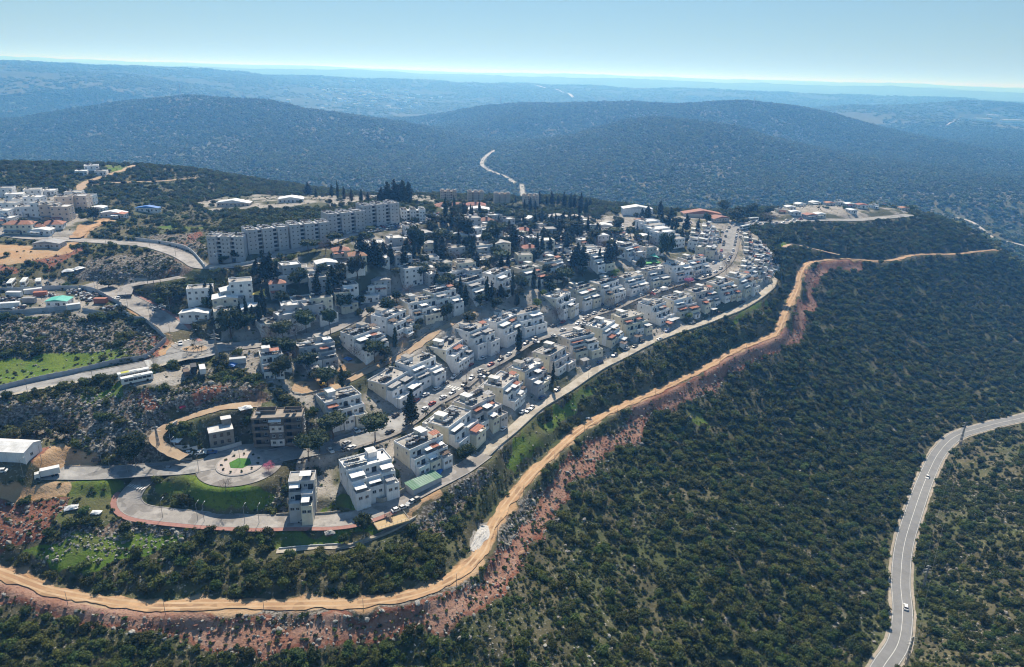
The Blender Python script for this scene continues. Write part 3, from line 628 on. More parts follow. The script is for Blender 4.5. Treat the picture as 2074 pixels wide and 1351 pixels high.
def scatter(name, P, S, RZ, VI, coll, label, cat):
    """many small copies as one mass: points carrying scale, turn and variant"""
    me = bpy.data.meshes.new(name); me.vertices.add(len(P)); me.vertices.foreach_set('co', np.asarray(P, np.float32).ravel())
    a = me.attributes.new('sc', 'FLOAT_VECTOR', 'POINT'); a.data.foreach_set('vector', np.asarray(S, np.float32).ravel())
    a = me.attributes.new('rot', 'FLOAT_VECTOR', 'POINT'); a.data.foreach_set('vector', np.asarray(RZ, np.float32).ravel())
    a = me.attributes.new('vi', 'INT', 'POINT'); a.data.foreach_set('value', np.asarray(VI, np.int32))
    o = put(name, me); g = bpy.data.node_groups.new(name, 'GeometryNodeTree')
    g.interface.new_socket('Geometry', in_out='INPUT', socket_type='NodeSocketGeometry'); g.interface.new_socket('Geometry', in_out='OUTPUT', socket_type='NodeSocketGeometry')
    gi = g.nodes.new('NodeGroupInput'); go = g.nodes.new('NodeGroupOutput'); ip = g.nodes.new('GeometryNodeInstanceOnPoints'); ci = g.nodes.new('GeometryNodeCollectionInfo')
    ci.inputs[0].default_value = coll; ci.inputs[1].default_value = True; ci.inputs[2].default_value = True
    def na(nm, dt):
        n = g.nodes.new('GeometryNodeInputNamedAttribute'); n.data_type = dt; n.inputs[0].default_value = nm; return n.outputs[0]
    g.links.new(gi.outputs[0], ip.inputs['Points']); g.links.new(ci.outputs[0], ip.inputs['Instance']); ip.inputs['Pick Instance'].default_value = True
    g.links.new(na('vi', 'INT'), ip.inputs['Instance Index']); g.links.new(na('sc', 'FLOAT_VECTOR'), ip.inputs['Scale'])
    er = g.nodes.new('FunctionNodeEulerToRotation'); g.links.new(na('rot', 'FLOAT_VECTOR'), er.inputs[0]); g.links.new(er.outputs[0], ip.inputs['Rotation'])
    g.links.new(ip.outputs[0], go.inputs[0])
    md = o.modifiers.new('scatter', 'NODES'); md.node_group = g
    return tag(o, label, cat, kind='stuff')
# what the hill hides from the camera needs no plants (with a margin for a step to the side)
HM = np.maximum.accumulate((GZ-CAMZ)/GR, axis=0)
def visible(x, y, z, margin):
    r = np.hypot(x, y)*.985; fi = np.clip(np.interp(np.log(r), LR, np.arange(len(LR))).astype(int), 0, len(LR)-1); fj = np.clip(np.interp(np.arctan2(x, y), TH, np.arange(len(TH))).round().astype(int), 0, len(TH)-1)
    return (z+5-CAMZ)/r > HM[fi, fj]-margin
def sample(r0, r1, n, th=0.82):
    u = RNG.uniform(r0*r0, r1*r1, n); t = RNG.uniform(-th, th, n); r = np.sqrt(u); return r*np.sin(t), r*np.cos(t)
def dens(x, y):
    c = cover_at(x, y); d = np.full(len(x), 1.0)
    road = np.zeros(len(x), bool)
    for nm, (pp, wd, bl) in ROADS.items(): road |= dist_line(ROADPTS[nm], x, y, wd/2+2.2) < wd/2+2.1
    return c, road
KEEP_OUT = [(RB[0], RB[1], 19), (ISL[0], ISL[1], 14)]       # (x, y, radius) of buildings, filled in before planting
def free(x, y, extra=0.0):
    m = np.ones(len(x), bool)
    for bx_, by_, br_ in KEEP_OUT: m &= ((x-bx_)**2+(y-by_)**2 > (br_+extra)**2)
    return m
def bushes():
    x, y = sample(110, 1000, 95000); c, road = dens(x, y); px, py, pz = project(np.stack([x, y, height(x, y)], 1))
    clump = fbm(x/38, y/38, 71, 3)
    # openness: stonier lower-middle slope, thick wood at the right
    open_ = np.clip((1500-px)/500, 0, 1)*np.clip((py-780)/200, 0, 1)*np.clip((px-850)/150, 0, 1)
    sparse = np.clip(open_*.72 + np.clip((900-px)/300, 0, 1)*np.clip((py-1000)/60, 0, 1)*.2 + (px > 1880)*(py > 860)*.30 + (px < 450)*(py > 415)*(py < 570)*.55 + (px < 420)*(py > 320)*(py < 415)*.25, 0, .8)
    p = np.clip(.22+1.5*clump, .2, 1)*(1-sparse)
    p = np.where(c['pale'] > .5, .012, p); p = np.where(c['grass'] > .5, .025, p); p = np.where(c['rubble'] > .5, .13, p); p = np.where((c['red'] > .45) | (c['orange'] > .5), .03, p); p = np.where(c['track'] > .2, 0, p)
    k = (RNG.uniform(0, 1, len(x)) < p) & ~road & free(x, y, 1.5)
    k &= visible(x, y, height(x, y), .02)
    x, y = x[k], y[k]; s = RNG.gamma(2.8, 1.5, len(x))*np.where(sparse[k] > .25, .72, 1.0); s = np.clip(s, 1.1, 8.5)
    s *= np.where(c['rubble'][k] > .5, .6, 1)
    # keep crowns off the roads
    for nm, (pp, wd, bl) in ROADS.items():
        d = dist_line(ROADPTS[nm], x, y, 8); s = np.minimum(s, np.maximum(1.0, (d-wd/2)*1.9))
    z = height(x, y); S = np.stack([s*RNG.uniform(.9, 1.2, len(s)), s*RNG.uniform(.9, 1.2, len(s)), s*RNG.uniform(.72, 1.05, len(s))], 1)
    rz = np.stack([RNG.normal(0, .08, len(s)), RNG.normal(0, .08, len(s)), RNG.uniform(0, 6.28, len(s))], 1); vi = RNG.integers(0, 7, len(s))
    P = np.stack([x, y, z-.12*s], 1); px, py, pz = project(P)
    show = np.where((px > -10) & (px < 2084) & (py > 0) & (py < 1361) & (z < CAMZ-20), s/pz, 0); big = np.argsort(-show)[:296]; isbig = np.zeros(len(s), bool); isbig[big] = True
    trunk = MB().tube((0, 0, -.1), (.02, .01, .42), .035, .02, 5).mesh('trunk', [M_BARK])
    for i in big:
        wh = ('beside the valley road at the lower right' if px[i] > 1650 else 'on the open slope below the dirt track' if py[i] > 1180 or px[i] > 1000 else 'on the bank between track and lower road')
        e = empty('scrub_bush', P[i], 0, 'rounded dark green scrub bush '+wh, 'bush', 'scrub bushes '+wh)
        e.rotation_euler = rz[i]; e.scale = S[i]
        put('crown', BUSH[vi[i]], e); put('trunk', trunk, e)
    m = ~isbig
    scatter('scrub', P[m], S[m], rz[m], vi[m], C_NEAR, 'dense dark green scrub covering the near slopes', 'scrub')
    # low tufts and stones between
    x, y = sample(110, 800, 90000); x2, y2 = sample(110, 440, 80000); x = np.concatenate([x, x2]); y = np.concatenate([y, y2]); c, road = dens(x, y)
    p = np.where(c['pale'] > .5, .06, .62); p = np.where(c['grass'] > .5, .08, p); p = np.where((c['orange'] > .5) | (c['track'] > .2), .02, p); p = np.where(c['red'] > .45, .15, p)
    k = (RNG.uniform(0, 1, len(x)) < p) & ~road & free(x, y, .3) & visible(x, y, height(x, y), .02); x, y = x[k], y[k]; s = RNG.uniform(.5, 1.7, len(x)); nn = len(x)
    scatter('low_shrubs', np.stack([x, y, height(x, y)-.1*s], 1), np.stack([s*1.2, s*1.2, s*.8], 1), np.stack([np.zeros(nn), np.zeros(nn), RNG.uniform(0, 6.28, nn)], 1), np.minimum(RNG.integers(0, 10, nn) // 3, 3), C_TUFT, 'low shrubs and tufts between the scrub', 'shrubs')
    x, y = sample(110, 800, 110000); x2, y2 = sample(110, 440, 110000); x = np.concatenate([x, x2]); y = np.concatenate([y, y2]); c, road = dens(x, y); px, py, pz = project(np.stack([x, y, height(x, y)], 1))
    pt = ramp_np(fbm(x/24, y/24, 91, 3), .5, .68)
    p = .01+.07*pt + np.where((px > 1900) & (py > 880), .14*pt, 0); p = np.where(c['pale'] > .5, .06, p); p = np.where(c['grass'] > .5, .03, p); p = np.where(c['red'] > .3, .35, p); p = np.where(c['rubble'] > .5, .8, p); p = np.where(c['orange'] > .5, .015, p); p = np.where(c['track'] > .4, .22, p)
    k = (RNG.uniform(0, 1, len(x)) < p) & ~road & free(x, y, .2) & visible(x, y, height(x, y), .02); x, y = x[k], y[k]; nn = len(x); s = .28+RNG.gamma(1.8, .27, nn); s = np.clip(s, .35, 3)
    rx = RNG.uniform(-.5, .5, (nn, 2))
    scatter('rocks', np.stack([x, y, height(x, y)+.02], 1), np.stack([s, s*RNG.uniform(.7, 1.2, nn), s*RNG.uniform(.6, 1.1, nn)], 1), np.column_stack([rx, RNG.uniform(0, 6.28, nn)]), RNG.integers(0, 5, nn), C_ROCK, 'pale limestone rocks strewn over the slopes', 'rocks')
    x, y = sample(110, 620, 120000); c, road = dens(x, y); k = (RNG.uniform(0, 1, len(x)) < np.where(c['red'] > .25, .85, 0)) & ~road & free(x, y, .2) & visible(x, y, height(x, y), .02); x, y = x[k], y[k]; nn = len(x); s = .3+RNG.gamma(1.6, .3, nn)
    scatter('red_rubble', np.stack([x, y, height(x, y)], 1), np.stack([s, s*RNG.uniform(.7, 1.2, nn), s*RNG.uniform(.5, 1.0, nn)], 1), np.column_stack([RNG.uniform(-.5, .5, (nn, 2)), RNG.uniform(0, 6.28, nn)]), RNG.integers(0, 3, nn), C_RED, 'rust red rubble along the bulldozed band', 'rubble')
    # woods of the hills behind
    x, y = sample(850, 4100, 470000, .70); z = height(x, y); q = fbm(x/120, y/120, 61, 4); q2 = fbm(x/420, y/420, 63, 3)
    gul = np.abs(fbm(x/150, y/330, 69, 3)-.5); p = np.clip(.08+1.9*q, 0, 1)*np.clip(1.8-1.5*q2, .35, 1)*np.clip(.5+gul*9, 0, 1)
    road = (dist_line(ROADPTS['far_valley_road'], x, y, 12) < 9) | (dist_line(ROADPTS['stream_road'], x, y, 10) < 7)
    k = (RNG.uniform(0, 1, len(x)) < p) & visible(x, y, z, .004) & ~road; x, y, z = x[k], y[k], z[k]; nn = len(x); s = np.clip(RNG.gamma(5, 1.15, nn), 2.4, 13)
    scatter('hill_woodland', np.stack([x, y, z-.15*s], 1), np.stack([s*1.15, s*1.15, s*RNG.uniform(.7, 1, nn)], 1), np.stack([np.zeros(nn), np.zeros(nn), RNG.uniform(0, 6.28, nn)], 1), RNG.integers(0, 5, nn), C_FAR, 'blue hazy woodland covering the hills behind town', 'woodland')
    print('hill trees', nn)
    x, y = sample(850, 3600, 90000, .70); z = height(x, y); pt = ramp_np(fbm(x/90, y/90, 93, 4), .5, .68)
    k = (RNG.uniform(0, 1, len(x)) < .05+.75*pt) & visible(x, y, z, .004); x, y, z = x[k], y[k], z[k]; nn = len(x); s = RNG.uniform(2, 6, nn)
    scatter('hill_rocks', np.stack([x, y, z+.3], 1), np.stack([s, s, s*.6], 1), np.stack([np.zeros(nn), np.zeros(nn), RNG.uniform(0, 6.28, nn)], 1), RNG.integers(0, 5, nn), C_ROCK, 'pale rock outcrops on the hills behind', 'rocks')
    x, y = sample(3900, 9500, 90000, .68); z = height(x, y); q = fbm(x/300, y/300, 67, 4)
    k = (RNG.uniform(0, 1, len(x)) < np.clip(2.6*q-.75, 0, 1)) & visible(x, y, z, .002); x, y, z = x[k], y[k], z[k]; nn = len(x); s = RNG.uniform(10, 28, nn)
    scatter('distant_woodland', np.stack([x, y, z-.2*s], 1), np.stack([s*1.4, s*1.4, s*.6], 1), np.stack([np.zeros(nn), np.zeros(nn), RNG.uniform(0, 6.28, nn)], 1), RNG.integers(0, 5, nn), C_FAR, 'pale blue woods on the most distant ridges', 'woodland')
def ramp_np(v, a, b):
    t = np.clip((v-a)/(b-a), 0, 1); return t*t*(3-2*t)
# ------------------------------------------------------------------ trees of the town
def hit_up(px, py, dh):
    """ground point under something dh metres tall whose top shows at a photo position"""
    v = ray(px, py); X = v[0]*_T; Y = v[1]*_T; g = CAMZ+v[2]*_T - height(X, Y)-dh
    k = np.nonzero(g < 0)[0]; k = k[0] if len(k) and k[0] > 0 else len(_T)-1
    f = g[k-1]/(g[k-1]-g[k]+1e-9); t = _T[k-1]+(_T[k]-_T[k-1])*f; x, y = v[0]*t, v[1]*t
    return np.array([x, y, float(height(x, y)[0])])
def limbs(mb, base, top, r, n, spread, seed, m=0, z0=.45):
    rg = random.Random(seed); p = [Vector(base)]; H = top-base[2]
    for k in range(1, 4): p.append(Vector((base[0]+rg.uniform(-.03, .03)*H, base[1]+rg.uniform(-.03, .03)*H, base[2]+H*k/3)))
    for k in range(3): mb.tube(p[k], p[k+1], r*(1-.25*k), r*(1-.25*(k+1)), 6, m)
    for i in range(n):
        t = rg.uniform(z0, .95); q = p[0].lerp(p[3], t); a = 6.28*i/n+rg.uniform(-.4, .4); e = q+Vector((math.cos(a)*spread*rg.uniform(.5, 1), math.sin(a)*spread*rg.uniform(.5, 1), H*rg.uniform(.1, .35)))
        mb.tube(q, e, r*.45, r*.15, 4, m)
        for j in range(2):
            d = Vector((rg.uniform(-1, 1), rg.uniform(-1, 1), rg.uniform(.1, 1)))*spread*.35; s = q.lerp(e, rg.uniform(.5, .9)); mb.tube(s, s+d, r*.2, r*.06, 3, m, False)
    return mb
def make_tree_meshes():
    T = {}
    def trunk(key, top, r, n, sp, seed, mat=M_BARK, z0=.45): return limbs(MB(), (0, 0, -.08), top, r, n, sp, seed, 0, z0).mesh('trunk', [mat])
    for v in range(3):
        rg = np.random.default_rng(500+v)
        L = [((0, 0, .74), (.27, .27, .22))]+[((.22*math.cos(a)*rg.uniform(.6, 1.2), .22*math.sin(a)*rg.uniform(.6, 1.2), rg.uniform(.56, .84)), (rg.uniform(.13, .20),)*2+(rg.uniform(.11, .17),)) for a in np.linspace(0, 12.5, 14)]
        T['pine', v] = (new_mesh('crown', *crown(L, 1300, .034, 510+v, core=.72, sub=1), [L_PINE]), trunk('p', .78, .022, 6, .22, v))
        L = [((rg.normal(0, .012), rg.normal(0, .012), z), (w, w, .12)) for z, w in zip(np.linspace(.12, .92, 9), [.085, .105, .11, .108, .10, .088, .072, .052, .026])]
        T['cypress', v] = (new_mesh('crown', *crown(L, 650, .026, 520+v, core=.82, sub=1), [L_CYP]), trunk('c', .6, .014, 0, .05, v))
        L = [((rg.normal(0, .02), rg.normal(0, .02), z), (w*rg.uniform(.85, 1.15), w*rg.uniform(.85, 1.15), .12)) for z, w in zip(np.linspace(.18, .92, 8), [.17, .20, .19, .17, .145, .115, .08, .04])]
        T['conifer', v] = (new_mesh('crown', *crown(L, 900, .035, 530+v, core=.66, sub=1), [L_CYP]), trunk('k', .7, .018, 4, .1, v))
        L = [((0, 0, .55), (.30, .30, .32))]+[((.27*math.cos(a)*rg.uniform(.5, 1.1), .27*math.sin(a)*rg.uniform(.5, 1.1), rg.uniform(.35, .80)), (rg.uniform(.12, .2),)*3) for a in np.linspace(0, 12.5, 13)]
        T['broad', v] = (new_mesh('crown', *crown(L, 1150, .038, 540+v, core=.7, sub=1), [L_BROAD]), trunk('b', .6, .03, 6, .25, v))
        T['olive', v] = (new_mesh('crown', *crown(L, 800, .036, 550+v, core=.6, sub=1), [L_OLIVE]), trunk('b', .6, .03, 6, .25, v))
        T['lime', v] = (new_mesh('crown', *crown(L, 800, .04, 556+v, core=.6, sub=1), [L_LIME]), trunk('b', .6, .03, 6, .25, v))
        tw = MB(); rr = random.Random(v)
        for i in range(280):
            a = rr.uniform(0, 6.28); q = rr.uniform(.1, .42); z = rr.uniform(.4, .95); p = Vector((q*math.cos(a), q*math.sin(a), z-q*.4)); tw.tube(p, p+Vector((math.cos(a)*.09+rr.uniform(-.05, .05), math.sin(a)*.09+rr.uniform(-.05, .05), rr.uniform(.02, .12))), .0055, .002, 3, 0, False)
        T['bare', v] = (tw.mesh('crown', [L_DRY]), trunk('x', .8, .024, 9, .36, v, M_BARKG, .3))
        tw2 = new_mesh('crown', *crown(L, 900, .03, 560+v, core=0), [L_PINK]); T['pink', v] = (tw2, trunk('x', .7, .02, 6, .3, v, M_BARKG, .3))
        pf = MB(); rr = random.Random(30+v)
        for i in range(22):
            a = 6.28*i/22+rr.uniform(-.1, .1); up = rr.uniform(-.1, .9); pr = Vector((0, 0, .80)); d = Vector((math.cos(a), math.sin(a), up)).normalized()
            for s in range(5):
                q = pr + d*.085; d = (d+Vector((0, 0, -.22))).normalized(); w = Vector((-math.sin(a), math.cos(a), 0))*(.045*(1-s*.17)); pf.quad(pr-w+Vector((0, 0, -.02)), q-w*.8+Vector((0, 0, -.02)), q, pr); pf.quad(pr, q, q+w*.8+Vector((0, 0, -.02)), pr+w+Vector((0, 0, -.02))); pr = q
        T['palm', v] = (pf.mesh('crown', [L_BROAD]), MB().tube((0, 0, -.05), (.02, 0, .80), .028, .02, 7).mesh('trunk', [M_BARKG]))
    return T
TREES = make_tree_meshes()
TDESC = {'pine': ('umbrella_pine', 'dark umbrella pine with bare trunk', 'pine tree', 'umbrella pines of the town'), 'cypress': ('cypress_tree', 'slim dark cypress', 'cypress tree', 'cypresses of the town'), 'conifer': ('conifer_tree', 'broad dark conifer', 'conifer tree', 'conifers of the town'),
 'broad': ('broadleaf_tree', 'round dark leafy tree', 'tree', 'leafy trees of the town'), 'olive': ('olive_tree', 'grey green olive tree', 'olive tree', 'olive trees of the town'), 'bare': ('bare_tree', 'bare grey-brown winter tree', 'bare tree', 'bare trees of the town'), 'pink': ('blossom_tree', 'pink blossoming tree', 'blossom tree', 'blossom trees'),
 'palm': ('palm_tree', 'palm tree with drooping fronds', 'palm tree', 'palms of the town'), 'lime': ('young_tree', 'bright fresh green tree', 'tree', 'leafy trees of the town')}
TREE_N = [0]
NATW = {'pine': .70, 'cypress': .23, 'conifer': .40, 'broad': .82, 'olive': .82, 'bare': .85, 'pink': .82, 'palm': .8, 'lime': .82}
def plant(kind, px, py, hpx, wpx=None, P=None):
    P = hit(px, py) if P is None else P; z = project(P)[2]; H = hpx*z/FPX/.93; W = (wpx*z/FPX)/NATW[kind] if wpx else H
    nm, desc, cat, grp = TDESC[kind]; TREE_N[0] += 1; v = TREE_N[0] % 3
    e = empty(nm, P, random.uniform(0, 6.28)); e.scale = (W, W, H)
    put('crown', TREES[kind, v][0], e); put('trunk', TREES[kind, v][1], e)
    want(e, desc, cat, grp, px, py); KEEP_OUT.append((P[0], P[1], 2.0)); return e
TLIST = {
 'pine': [(454,534,16,22),(478,527,18,22),(624,511,26,30),(640,508,22,22),(674,496,24,24),(686,493,20,20),(750,473,15,18),(870,448,17,22),(900,446,15,24),(851,569,36,42),(896,568,36,32),(897,592,34,30),(574,695,46,38),(621,675,46,40),(669,677,52,30),(1016,536,28,34),
   (674,892,56,58),(760,894,58,56),(626,934,58,50),(648,917,48,42),(664,791,48,44),(1245,481,20,28),(1276,484,24,20),(1041,432,20,30),(843,566,34,30)],
 'cypress': [(644,614,65,20),(668,614,55,16),(684,403,34,7),(697,405,26,8),(672,399,24,9),(640,400,18,7),(732,411,26,10),(745,411,20,8),(712,408,24,9),(488,657,46,10),(501,657,55,11),(513,660,44,10),(528,660,50,14),
   (1074,427,26,8),(1084,427,20,7),(1044,417,18,6),(1092,415,25,10),(1107,415,18,9),(1117,415,26,11),(1130,415,18,9),(1142,419,28,12),(1155,422,28,11),(1163,422,27,10),(1175,434,40,13),(1186,434,31,11),(1195,418,16,9),(1062,425,20,7),(916,466,36,6),(906,486,28,12),(966,551,40,16),(1087,520,46,12),(1097,520,44,11),(1113,516,38,11),(1213,540,38,10),(885,579,28,18),
   (943,620,42,16),(986,610,48,13),(1047,620,28,12),(1147,634,36,11),(1050,712,50,15),(693,786,46,12),(1119,782,50,8),(1411,481,36,11),(792,536,40,16),(818,546,46,20),(563,581,50,14),(1147,510,38,16),(418,600,30,10),(1336,438,30,15),(430,610,36,12)],
 'conifer': [(536,571,60,24),(549,571,58,24),(732,526,50,28),(745,536,40,26),(760,536,50,30),(785,412,40,22),(800,412,44,24),(815,412,44,24),(828,410,38,20),(624,396,24,18),(1167,545,50,26),(1180,545,46,24),(1230,540,48,26),(770,545,40,26),(1014,607,30,18),(1358,446,24,16),(833,861,74,30),(1062,480,34,26),(1039,505,46,30),(772,412,30,18)],
 'broad': [(724,566,50,40),(606,580,38,40),(843,511,58,44),(697,627,36,40),(730,622,26,24),(727,644,20,20),(468,685,64,54),(803,612,26,22),(1054,450,22,30),(1094,452,26,36),(996,478,32,28),(943,488,50,38),(1155,482,40,50),(1203,491,26,30),(1291,495,26,22),(950,508,30,30),(905,650,40,28),(951,652,22,32),(1006,630,30,26),(1054,586,28,28),(1112,587,20,30),
   (1348,531,62,36),(1297,549,30,22),(1431,453,24,20),(1464,430,24,26),(1492,448,30,40),(1520,438,28,30),(1557,436,18,20),(571,766,48,50),(621,750,40,50),(776,741,16,14),(943,931,34,42),(800,974,28,26),(737,1075,36,38),(697,1100,22,26),(75,880,34,60),(133,885,30,32),(272,938,64,60),(255,915,40,36),(347,616,44,58),(221,584,20,38),(191,448,30,28),(840,455,16,16),(1580,500,26,26),(1560,480,22,22),
   (1572,545,30,24),(1575,575,28,24),(690,560,30,26),(860,540,26,24),(1000,505,24,26),(1110,470,24,26),(1250,455,18,20),(420,625,24,24),(395,600,26,26),(60,420,16,24),(112,430,16,20),(80,465,18,26),(45,455,14,20),(700,770,22,30),(640,770,24,36),(750,640,20,20),(1140,560,24,24),(1320,565,14,14),(1220,600,14,14),(1000,540,26,24),(1075,560,22,24),(1120,500,28,28),(985,495,26,26),(925,520,24,24),(880,500,26,26),(1190,470,22,26),(780,590,22,22),(655,560,28,26),(590,640,24,26),(520,640,24,24),(830,640,20,20),(560,670,26,26)],
 'olive': [(550,640,18,22),(575,655,20,24),(500,590,22,24),(480,600,18,20),(700,590,20,22),(1025,470,18,20),(1045,520,24,20),(590,600,16,18),(610,700,16,22),(800,560,20,22),(430,660,16,20)],
 'bare': [(551,697,42,40),(828,602,28,26),(600,690,34,30),(458,993,26,26),(530,800,26,28),(1127,647,26,26),(1012,735,26,22),(1470,552,24,18),(1410,568,20,26),(1365,590,18,24),(1262,620,22,20),(1235,625,22,20),(1310,600,18,22),(945,770,28,20),(770,930,24,22),(820,620,20,22),(708,412,20,22),(740,408,20,26),(1300,430,14,20),(1560,450,18,40),(545,400,14,16),(1060,680,20,20),(1190,655,18,18),(1475,530,20,16),(990,510,22,22),(1005,445,14,18)],
 'pink': [(545,955,20,24),(1395,575,14,22)],
 'lime': [(1087,627,24,18),(720,600,14,16),(1100,600,14,16)],
 'palm': [(863,854,26,18),(300,579,36,16),(312,579,32,16),(326,579,36,18),(380,725,22,12),(392,715,20,12),(402,722,22,12),(396,704,18,12),(409,716,18,11),(976,630,16,14)],
}
def town_trees():
    for k, L in TLIST.items():
        for t in L: plant(k, *t)
    # gardens between the houses
    rg = random.Random(31); G = poly_world([(450,690),(520,560),(700,505),(860,462),(900,425),(1300,440),(1400,470),(1400,510),(1250,530),(1100,590),(960,640),(870,690),(700,760),(560,740)]); n = 0
    while n < 1100:
        x, y = rg.uniform(G[:, 0].min(), G[:, 0].max()), rg.uniform(G[:, 1].min(), G[:, 1].max())
        if not inside(G, np.array([x]), np.array([y]))[0]: continue
        n += 1; xa, ya = np.array([x]), np.array([y])
        if not free(xa, ya, .6)[0] or any(dist_line(ROADPTS[r_], xa, ya, 9)[0] < ROADS[r_][1]/2+1.2 for r_ in ('back_street', 'main_street', 'ridge_road', 'park_path')): continue
        P = np.array([x, y, float(height(x, y)[0])]); px, py, z = project(P); k = rg.choices(['broad', 'cypress', 'conifer', 'olive', 'bare', 'pine'], [40, 16, 12, 12, 12, 8])[0]
        h = {'broad': 7, 'cypress': 12, 'conifer': 11, 'olive': 5, 'bare': 7, 'pine': 10}[k]*rg.uniform(.75, 1.3); w = h*{'broad': 1.0, 'cypress': .24, 'conifer': .5, 'olive': 1.1, 'bare': .9, 'pine': .8}[k]
        plant(k, px, py, h*FPX/z*.93, w*FPX/z, P)
# ------------------------------------------------------------------ buildings
M_PW = pmat('white_plaster', (0.82, 0.82, 0.82), (0.70, 0.70, 0.70), .5, .9, 0, .06, streak=.28)
M_PC = pmat('cream_plaster', (0.76, 0.71, 0.58), (0.64, 0.59, 0.47), .5, .9, 0, .10, streak=.30)
M_PG = pmat('grey_plaster', (0.50, 0.50, 0.51), (0.41, 0.41, 0.42), .4, .9, 0, .06, streak=.2)
M_PB = pmat('brown_render', (0.20, 0.17, 0.145), (0.14, 0.12, 0.10), .5, .9, 0, .1, streak=.4)
M_PK = pmat('faded_plaster', (0.66, 0.62, 0.60), (0.50, 0.46, 0.44), .5, .9, 0, .08, streak=.45)
M_BEI = pmat('beige_stone', (0.66, 0.55, 0.46), (0.56, 0.46, 0.38), .5, .9, 0, .1)
M_BLOCK = pmat('concrete_block', (0.27, 0.26, 0.245), (0.20, 0.195, 0.18), .8, .95, 0, .05)
M_RW = pmat('white_roof', (0.78, 0.77, 0.76), (0.56, 0.55, 0.53), .35, .9, 0, .15)
M_RG = pmat('grey_roof', (0.40, 0.385, 0.36), (0.27, 0.255, 0.235), .35, .9, 0, .15)
M_TILE = pmat('red_tile', (0.35, 0.165, 0.115), (0.26, 0.12, 0.085), 1.2, .8, 0, .15)
M_SHEET = pmat('white_sheet', (0.72, 0.73, 0.74), (0.6, 0.61, 0.62), .4, .5, 0, .12); M_SHEETG = pmat('grey_sheet', (0.33, 0.33, 0.34), (0.25, 0.25, 0.26), .5, .6); M_SHEETR = pmat('rust_sheet', (0.42, 0.16, 0.10), (0.33, 0.12, 0.08), .7, .7); M_SHEETB = pmat('brown_sheet', (0.17, 0.12, 0.09), None, .7, .8)
M_BLUE = pmat('blue_tarp', (0.06, 0.20, 0.55), None, .7, .6); M_TEAL = pmat('teal_sheet', (0.10, 0.48, 0.40), (0.08, 0.40, 0.33), .4, .6); M_GREENS = pmat('green_sheet', (0.14, 0.28, 0.19), (0.10, 0.21, 0.14), .6, .7); M_YEL = pmat('yellow_fabric', (0.75, 0.58, 0.14), None, .4, .8)
M_SOLAR = pmat('solar_black', (0.012, 0.014, 0.02), (0.02, 0.022, 0.03), 1, .25, 0, 0, spec=.5); M_TANK = pmat('tank_white', (0.66, 0.66, 0.65), None, 1, .5); M_DARKM = pmat('dark_metal', (0.05, 0.05, 0.055), None, 1, .5); M_GALV = pmat('galvanised', (0.36, 0.37, 0.38), None, 1, .5, metal=.4)
M_GLASS = pmat('window_glass', (0.022, 0.027, 0.033), (0.04, 0.045, 0.05), 1, .12, spec=.6); M_FRAME = pmat('window_frame', (0.62, 0.62, 0.6), None, 1, .6); M_DOOR = pmat('door_brown', (0.16, 0.10, 0.07), None, 1, .6)
_win = {}
def win_mesh(w, h, dark=False):
    k = (round(w, 1), round(h, 1), dark)
    if k not in _win:
        b = MB(); w, h = k[0]/2, k[1]; f = .09
        b.box(-w, w, -.10, .0, -.02, f, 0).box(-w, w, -.10, 0, h-f, h, 0).box(-w, -w+f, -.10, 0, f, h-f, 0).box(w-f, w, -.10, 0, f, h-f, 0).box(-.03, .03, -.08, 0, f, h-f, 0)
        b.box(-w-.08, w+.08, -.2, 0, -.1, -.021, 0)
        b.quad((-w+f, -.03, f), (w-f, -.03, f), (w-f, -.03, h-f), (-w+f, -.03, h-f), 1)
        _win[k] = b.mesh('window', [M_DARKM if dark else M_FRAME, M_GLASS])
    return _win[k]
def window(e, x, y, z, side='f', w=1.3, h=1.2, dark=False, name='window'):
    """on a wall facing -y (f), +y (b), -x (l) or +x (r)"""
    return put(name, win_mesh(w, h, dark), e, (x, y, z), {'f': 0, 'b': math.pi, 'l': -math.pi/2, 'r': math.pi/2}[side])
def wallbox(b, x0, x1, y0, y1, z0, z1, front=0, gable=1, top=2):
    i = len(b.m); b.box(x0, x1, y0, y1, z0, z1); b.m[i:] = [top, front, gable, front, gable, front]
def parapet(b, x0, x1, y0, y1, z, h=.55, t=.22, m=0, sides='fblr'):
    if 'f' in sides: b.box(x0, x1, y0, y0+t, z-.02, z+h, m)
    if 'b' in sides: b.box(x0, x1, y1-t, y1, z-.02, z+h, m)
    if 'l' in sides: b.box(x0, x0+t, y0+t, y1-t, z-.02, z+h, m)
    if 'r' in sides: b.box(x1-t, x1, y0+t, y1-t, z-.02, z+h, m)
_sol = None
def solar(e, x, y, z, rz):
    """roof water heater: tilted collector on a frame with its tank"""
    global _sol
    if _sol is None:
        p = MB(); p.hexa([(-.55, -.6, 1.15), (.55, -.6, 1.15), (.55, .8, .25), (-.55, .8, .25), (-.55, -.57, 1.24), (.55, -.57, 1.24), (.55, .83, .34), (-.55, .83, .34)], 0)
        for s in (-.5, .5): p.tube((s, -.55, 0), (s, -.55, 1.15), .035, None, 4, 1); p.tube((s, .75, 0), (s, .75, .28), .035, None, 4, 1)
        t = MB().tube((-.6, -.78, 1.3), (.6, -.78, 1.3), .27, None, 8, 0); _sol = (p.mesh('solar_panel', [M_SOLAR, M_DARKM]), t.mesh('water_tank', [M_TANK]), MB().tube((-.6, -.78, 1.3), (.6, -.78, 1.3), .27, None, 8, 0).mesh('water_tank', [M_DARKM]))
    o = put('solar_heater', _sol[0], e, (x, y, z), rz, 1.4); put('water_tank', _sol[1] if random.random() < .55 else _sol[2], o); return o
